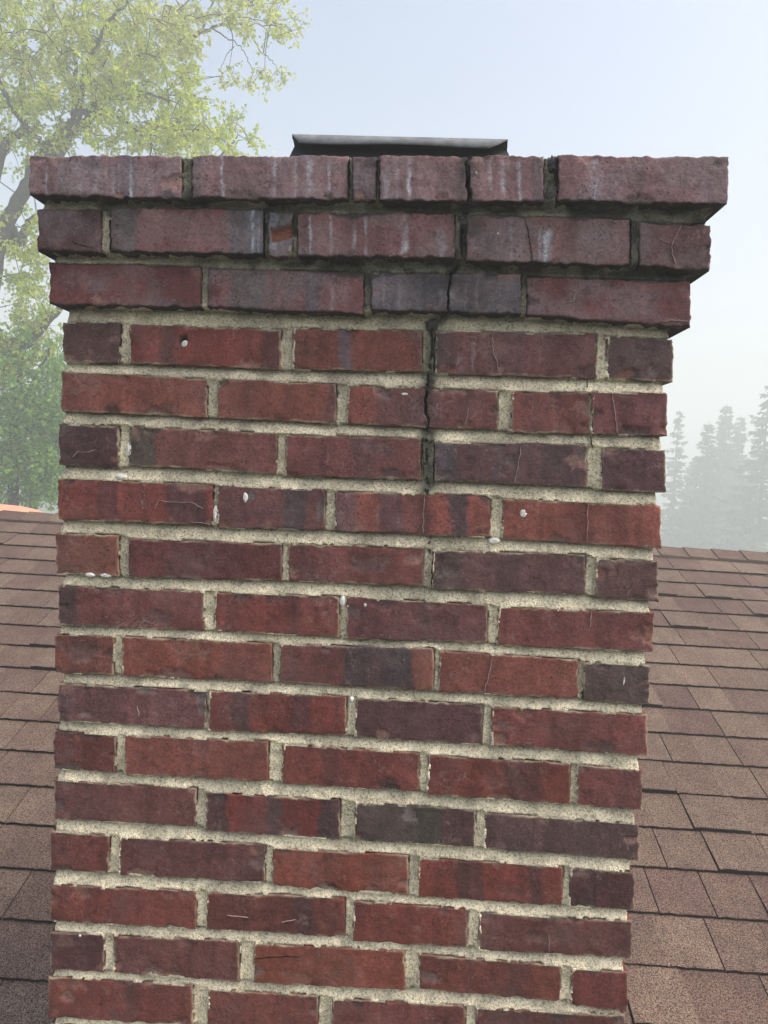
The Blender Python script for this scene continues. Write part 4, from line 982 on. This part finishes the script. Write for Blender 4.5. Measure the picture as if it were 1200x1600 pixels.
big_limbs = [
 ([(-10, 420, 0), (12, 345, 0), (42, 290, 0), (70, 238, 0), (98, 208, 0), (118, 186, 0), (124, 168, .1)], 0.17, 0.06, True),
 ([(60, 262, .3), (92, 238, .6), (115, 203, .8), (145, 181, .9), (166, 152, 1.0), (200, 112, 1.1), (226, 90, 1.2), (262, 76, 1.2), (296, 60, 1.1), (322, 46, 1.0)], 0.095, 0.035, False),
 ([(70, 228, 0), (50, 206, -.2), (30, 186, -.3), (14, 160, -.4), (-2, 128, -.4), (-20, 80, -.5)], 0.045, 0.02, False),
 ([(-25, 330, .5), (0, 246, .6), (14, 218, .7), (36, 200, .8), (30, 160, .9), (40, 90, 1.0), (30, 10, 1.1), (40, -80, 1.2)], 0.10, 0.03, False),
 ([(116, 180, 0), (115, 140, .2), (119, 104, .3), (112, 60, .4), (118, 0, .5), (110, -70, .6)], 0.04, 0.015, False),
 ([(122, 170, 0), (126, 140, -.2), (140, 96, -.4), (152, 68, -.5), (168, 36, -.6), (182, 18, -.6), (205, 0, -.7), (225, -40, -.7)], 0.04, 0.016, False),
 ([(124, 172, .1), (132, 138, .2), (162, 117, .3), (200, 104, .3), (222, 92, .3)], 0.035, 0.02, False),
 ([(128, 178, 0), (165, 154, -.2), (205, 154, -.4), (232, 146, -.5), (262, 160, -.6)], 0.035, 0.014, False),
 ([(138, 172, -.1), (190, 186, -.4), (220, 210, -.6), (245, 236, -.7)], 0.025, 0.012, False),
 ([(64, 70, .9), (90, 67, .8), (122, 64, .7), (165, 62, .6)], 0.025, 0.012, False),
 ([(322, 46, 1.0), (352, 38, 1.0), (378, 38, 1.0), (400, 48, 1.0)], 0.03, 0.01, False),
 ([(352, 39, 1.0), (362, 24, 1.0), (380, 12, 1.0), (398, 0, 1.0), (420, -30, 1.0)], 0.02, 0.008, False),
 ([(330, 44, 1.0), (352, 58, 1.0), (372, 70, 1.0), (386, 92, 1.0), (396, 112, 1.0)], 0.014, 0.005, False),
 ([(392, 54, 1.0), (408, 80, 1.0), (425, 96, 1.0), (440, 118, 1.0)], 0.011, 0.004, False),
 ([(318, 48, 1.0), (322, 22, 1.0), (336, 0, 1.0), (345, -40, 1.0)], 0.022, 0.008, False),
 ([(366, 70, 1.0), (352, 90, 1.0), (346, 118, 1.0), (358, 132, 1.0)], 0.008, 0.003, False),
 ([(12, 345, 0), (30, 380, .4), (44, 352, .5), (62, 338, .6), (100, 330, .8), (170, 300, 1.0)], 0.09, 0.05, False),
 ([(170, 300, 1.0), (250, 270, 1.0), (330, 250, .8), (362, 226, .7), (372, 205, .7)], 0.045, 0.006, False),
 ([(-60, 470, 0), (-20, 515, -.2), (20, 536, -.3), (44, 537, -.3), (70, 508, -.3), (95, 480, -.3), (140, 450, -.2)], 0.085, 0.05, False)]
big_regions = [
 (120, 50, 150, 90, 150, 2), (60, 90, 130, 90, 110, 0), (170, 70, 90, 60, 60, 0), (60, 165, 110, 60, 70, 0), (215, 150, 75, 60, 70, 0), (262, 165, 45, 70, 55, 0), (280, 215, 45, 40, 50, 0),
 (150, 215, 90, 25, 26, 0), (300, 150, 25, 60, 14, 0), (320, 210, 22, 25, 7, 0), (250, 55, 60, 60, 55, 2), (330, 25, 50, 40, 30, 2), (400, 20, 50, 34, 22, 2), (440, 40, 18, 50, 10, 2), (425, 100, 22, 22, 6, 2),
 (350, 120, 14, 18, 4, 2), (395, 125, 14, 14, 3, 2), (300, 90, 20, 30, 8, 2), (360, 212, 38, 22, 16, 3), (345, 190, 30, 14, 4, 3), (312, 230, 10, 12, 3, 3),
 (-160, 40, 190, 160, 120, 0), (120, -120, 260, 90, 90, 2), (330, -60, 110, 50, 25, 2), (20, 360, 50, 40, 26, 0), (15, 430, 60, 45, 38, 3), (60, 470, 34, 70, 30, 3), (-40, 300, 40, 60, 20, 0), (35, 250, 40, 40, 10, 0), (200, 300, 120, 60, 30, 3)]
bb = at(-60, 800, 12.5); bb[2] = 0
leaf_tree('spring_tree', 'tall spreading tree with yellow-green spring leaves and bare grey limbs above the left roof', big_limbs, big_regions, 12.5, 1.3, LC, 0.07, 4, tuple(bb), per=58, clump=0.18, thin=0.62)
low_limbs = [
 ([(20, 800, 0), (22, 720, 0), (26, 640, 0), (30, 590, 0), (20, 540, 0)], 0.13, 0.04, True),
 ([(24, 700, 0), (60, 650, .3), (100, 610, .5), (150, 570, .7)], 0.05, 0.02, False),
 ([(22, 720, 0), (-30, 660, -.3), (-80, 600, -.4)], 0.06, 0.02, False),
 ([(26, 640, 0), (60, 580, -.3), (80, 540, -.4)], 0.04, 0.015, False)]
low_regions = [(45, 610, 70, 90, 120, 1), (60, 690, 70, 75, 90, 1), (20, 745, 60, 50, 60, 1), (10, 540, 60, 50, 30, 3), (-80, 640, 80, 140, 60, 1), (150, 640, 70, 120, 60, 1)]
bb = at(18, 800, 12.6); bb[2] = 0
leaf_tree('leafy_tree', 'smaller fresh green leafy tree below the tall tree, rising from behind the roof ridge', low_limbs, low_regions, 12.6, 0.9, LC, 0.075, 9, tuple(bb), per=48, clump=0.22, thin=1.1)
lean_limbs = [([(38, 830, 0), (48, 796, 0), (58, 776, .1), (68, 764, .2), (80, 758, .2), (110, 748, .3), (160, 735, .4)], 0.10, 0.05, True), ([(66, 766, .1), (70, 740, .3), (84, 715, .4), (90, 690, .4)], 0.045, 0.02, False), ([(110, 748, .3), (150, 770, .3), (190, 760, .3)], 0.03, 0.01, False)]
bb = at(30, 840, 14.0); bb[2] = 0
leaf_tree('leaning_tree', 'slender tree with a trunk leaning right beside the orange hood on the ridge', lean_limbs, [(85, 735, 30, 35, 14, 1), (160, 730, 60, 50, 30, 1), (92, 780, 18, 16, 3, 1)], 14.0, 0.5, LC, 0.075, 15, tuple(bb), per=40, clump=0.24)

# ------------------------------------------------------------------ conifers in the fog
def conifer_meshes(H, spread, dens, seed, droop):
    r = random.Random(seed); wood = MB(); nv = []; nf = []; nc = []
    wood.tube([(0, 0, -0.4), (0.02, 0, H * .35), (-0.02, 0.02, H * .7), (0, 0, H)], [H * .016, H * .012, H * .006, 0.012], 7)
    z = H * 0.10
    while z < H * 0.985:
        h = z / H; nb = max(3, int(round((6 - 2 * h) * dens)))
        a0 = r.uniform(0, 6.28); z_ = z
        for b in range(nb):
            a = a0 + 6.283 * b / nb + r.uniform(-.35, .35)
            Lb = 1.3 * spread * H * ((1 - h) ** 0.85) * r.uniform(0.35, 1.2) + 0.10
            if r.random() < 0.06: Lb *= 1.3
            z = z_ + r.uniform(-.5, .5) * H * 0.03
            d0 = np.array([math.cos(a), math.sin(a), 0]); side = np.array([-d0[1], d0[0], 0])
            n = 5; pts = []
            for k in range(n + 1):
                t = k / n; pts.append(np.array([0, 0, z]) + d0 * Lb * t + np.array([0, 0, (0.28 * (h > .75) * t - droop * t * (1 - 0.75 * t)) * Lb]))
            wood.tube(pts, [0.012 + 0.018 * Lb * .4 * (1 - k / n) for k in range(n + 1)], 3)
            m = int(Lb * 7) + 3
            for k in range(m):
                t = (k + r.random()) / m; t = 0.12 + 0.9 * t
                i = min(n - 1, int(t * n)); p = pts[i] + (pts[i + 1] - pts[i]) * (t * n - i)
                for sg in (-1, 1):
                    ln = (0.26 + 0.34 * Lb * (1 - t) * .6) * r.uniform(0.5, 1.5)
                    u = side * sg * r.uniform(.5, 1) + d0 * r.uniform(.3, 1.0) + np.array([0, 0, r.uniform(-1.3, 0.1)]); u /= np.linalg.norm(u)
                    wv = np.cross(u, [r.uniform(-.5, .5), r.uniform(-.5, .5), 1]); wv /= np.linalg.norm(wv) + 1e-9; wd = 0.05 + 0.05 * r.random() + ln * .08
                    q = len(nv); nv += [p - wv * wd * .6, p + wv * wd * .6, p + u * ln * .6 + wv * wd, p + u * ln, p + u * ln * .6 - wv * wd]; nf += [(q, q + 1, q + 2, q + 3, q + 4)]
                    cc = s2l(r.choice([(52, 86, 54), (42, 74, 48), (60, 92, 58), (48, 74, 52)])); nc += [cc] * 5
        z = z_ + H * 0.024 * r.uniform(0.75, 1.25) / max(0.7, dens)
    return wood, nv, nf, nc
def conifer(px, py, depth, spread, dens, seed, droop, label):
    top = at(px, py, depth); H = top[2] - 0.0
    root = empty('conifer', (top[0], top[1], 0.0), 0.0); tag(root, label, 'conifer', 'conifers fading into the fog')
    wood, nv, nf, nc = conifer_meshes(H, spread, dens, seed, droop)
    wood.build('trunk', M_CBARK, root, smooth=True)
    o = new_obj('crown', nv, nf, M_NEEDLE, root, (0, 0, 0), nc); o['kind'] = 'stuff'
for a in [
 (1062, 640, 54, 0.13, 0.75, 1, 0.30, 'thin sparse conifer in fog closest to the chimney right edge'),
 (1108, 656, 52, 0.17, 1.0, 2, 0.40, 'shorter conifer in fog between the thin sparse one and the pointed one'),
 (1136, 630, 55, 0.17, 1.15, 3, 0.36, 'dense conifer with the tall pointed top in fog above the ridge'),
 (1158, 648, 57, 0.13, 1.0, 4, 0.34, 'slim conifer in fog half hidden behind the dense pointed one'),
 (1203, 596, 46, 0.20, 0.8, 5, 0.30, 'tallest conifer in fog with long ragged boughs at the far end of the ridge'),
 (1084, 716, 60, 0.18, 1.0, 6, 0.38, 'low conifer in fog behind the thin sparse one, only its tip clear'),
 (1180, 700, 62, 0.19, 1.0, 7, 0.36, 'low conifer in fog filling the gap before the ragged tall one'),
 (1262, 640, 55, 0.18, 1.0, 8, 0.36, 'conifer in fog beyond the ragged tall one')]:
    conifer(*a)

# ------------------------------------------------------------------ fog
def haze():
    v, f = box_vf(-320, 320, -320, 320, -2.0, 21.0)
    m = bpy.data.materials.new('fog'); m.use_nodes = True; n = m.node_tree.nodes; n.clear()
    pv = n.new('ShaderNodeVolumePrincipled'); pv.inputs['Color'].default_value = (0.92, 0.985, 1.0, 1); pv.inputs['Density'].default_value = 0.020
    pv.inputs['Anisotropy'].default_value = 0.12
    out = n.new('ShaderNodeOutputMaterial'); m.node_tree.links.new(pv.outputs[0], out.inputs['Volume'])
    o = new_obj('haze', v, f, m); tag(o, kind='stuff')
haze()
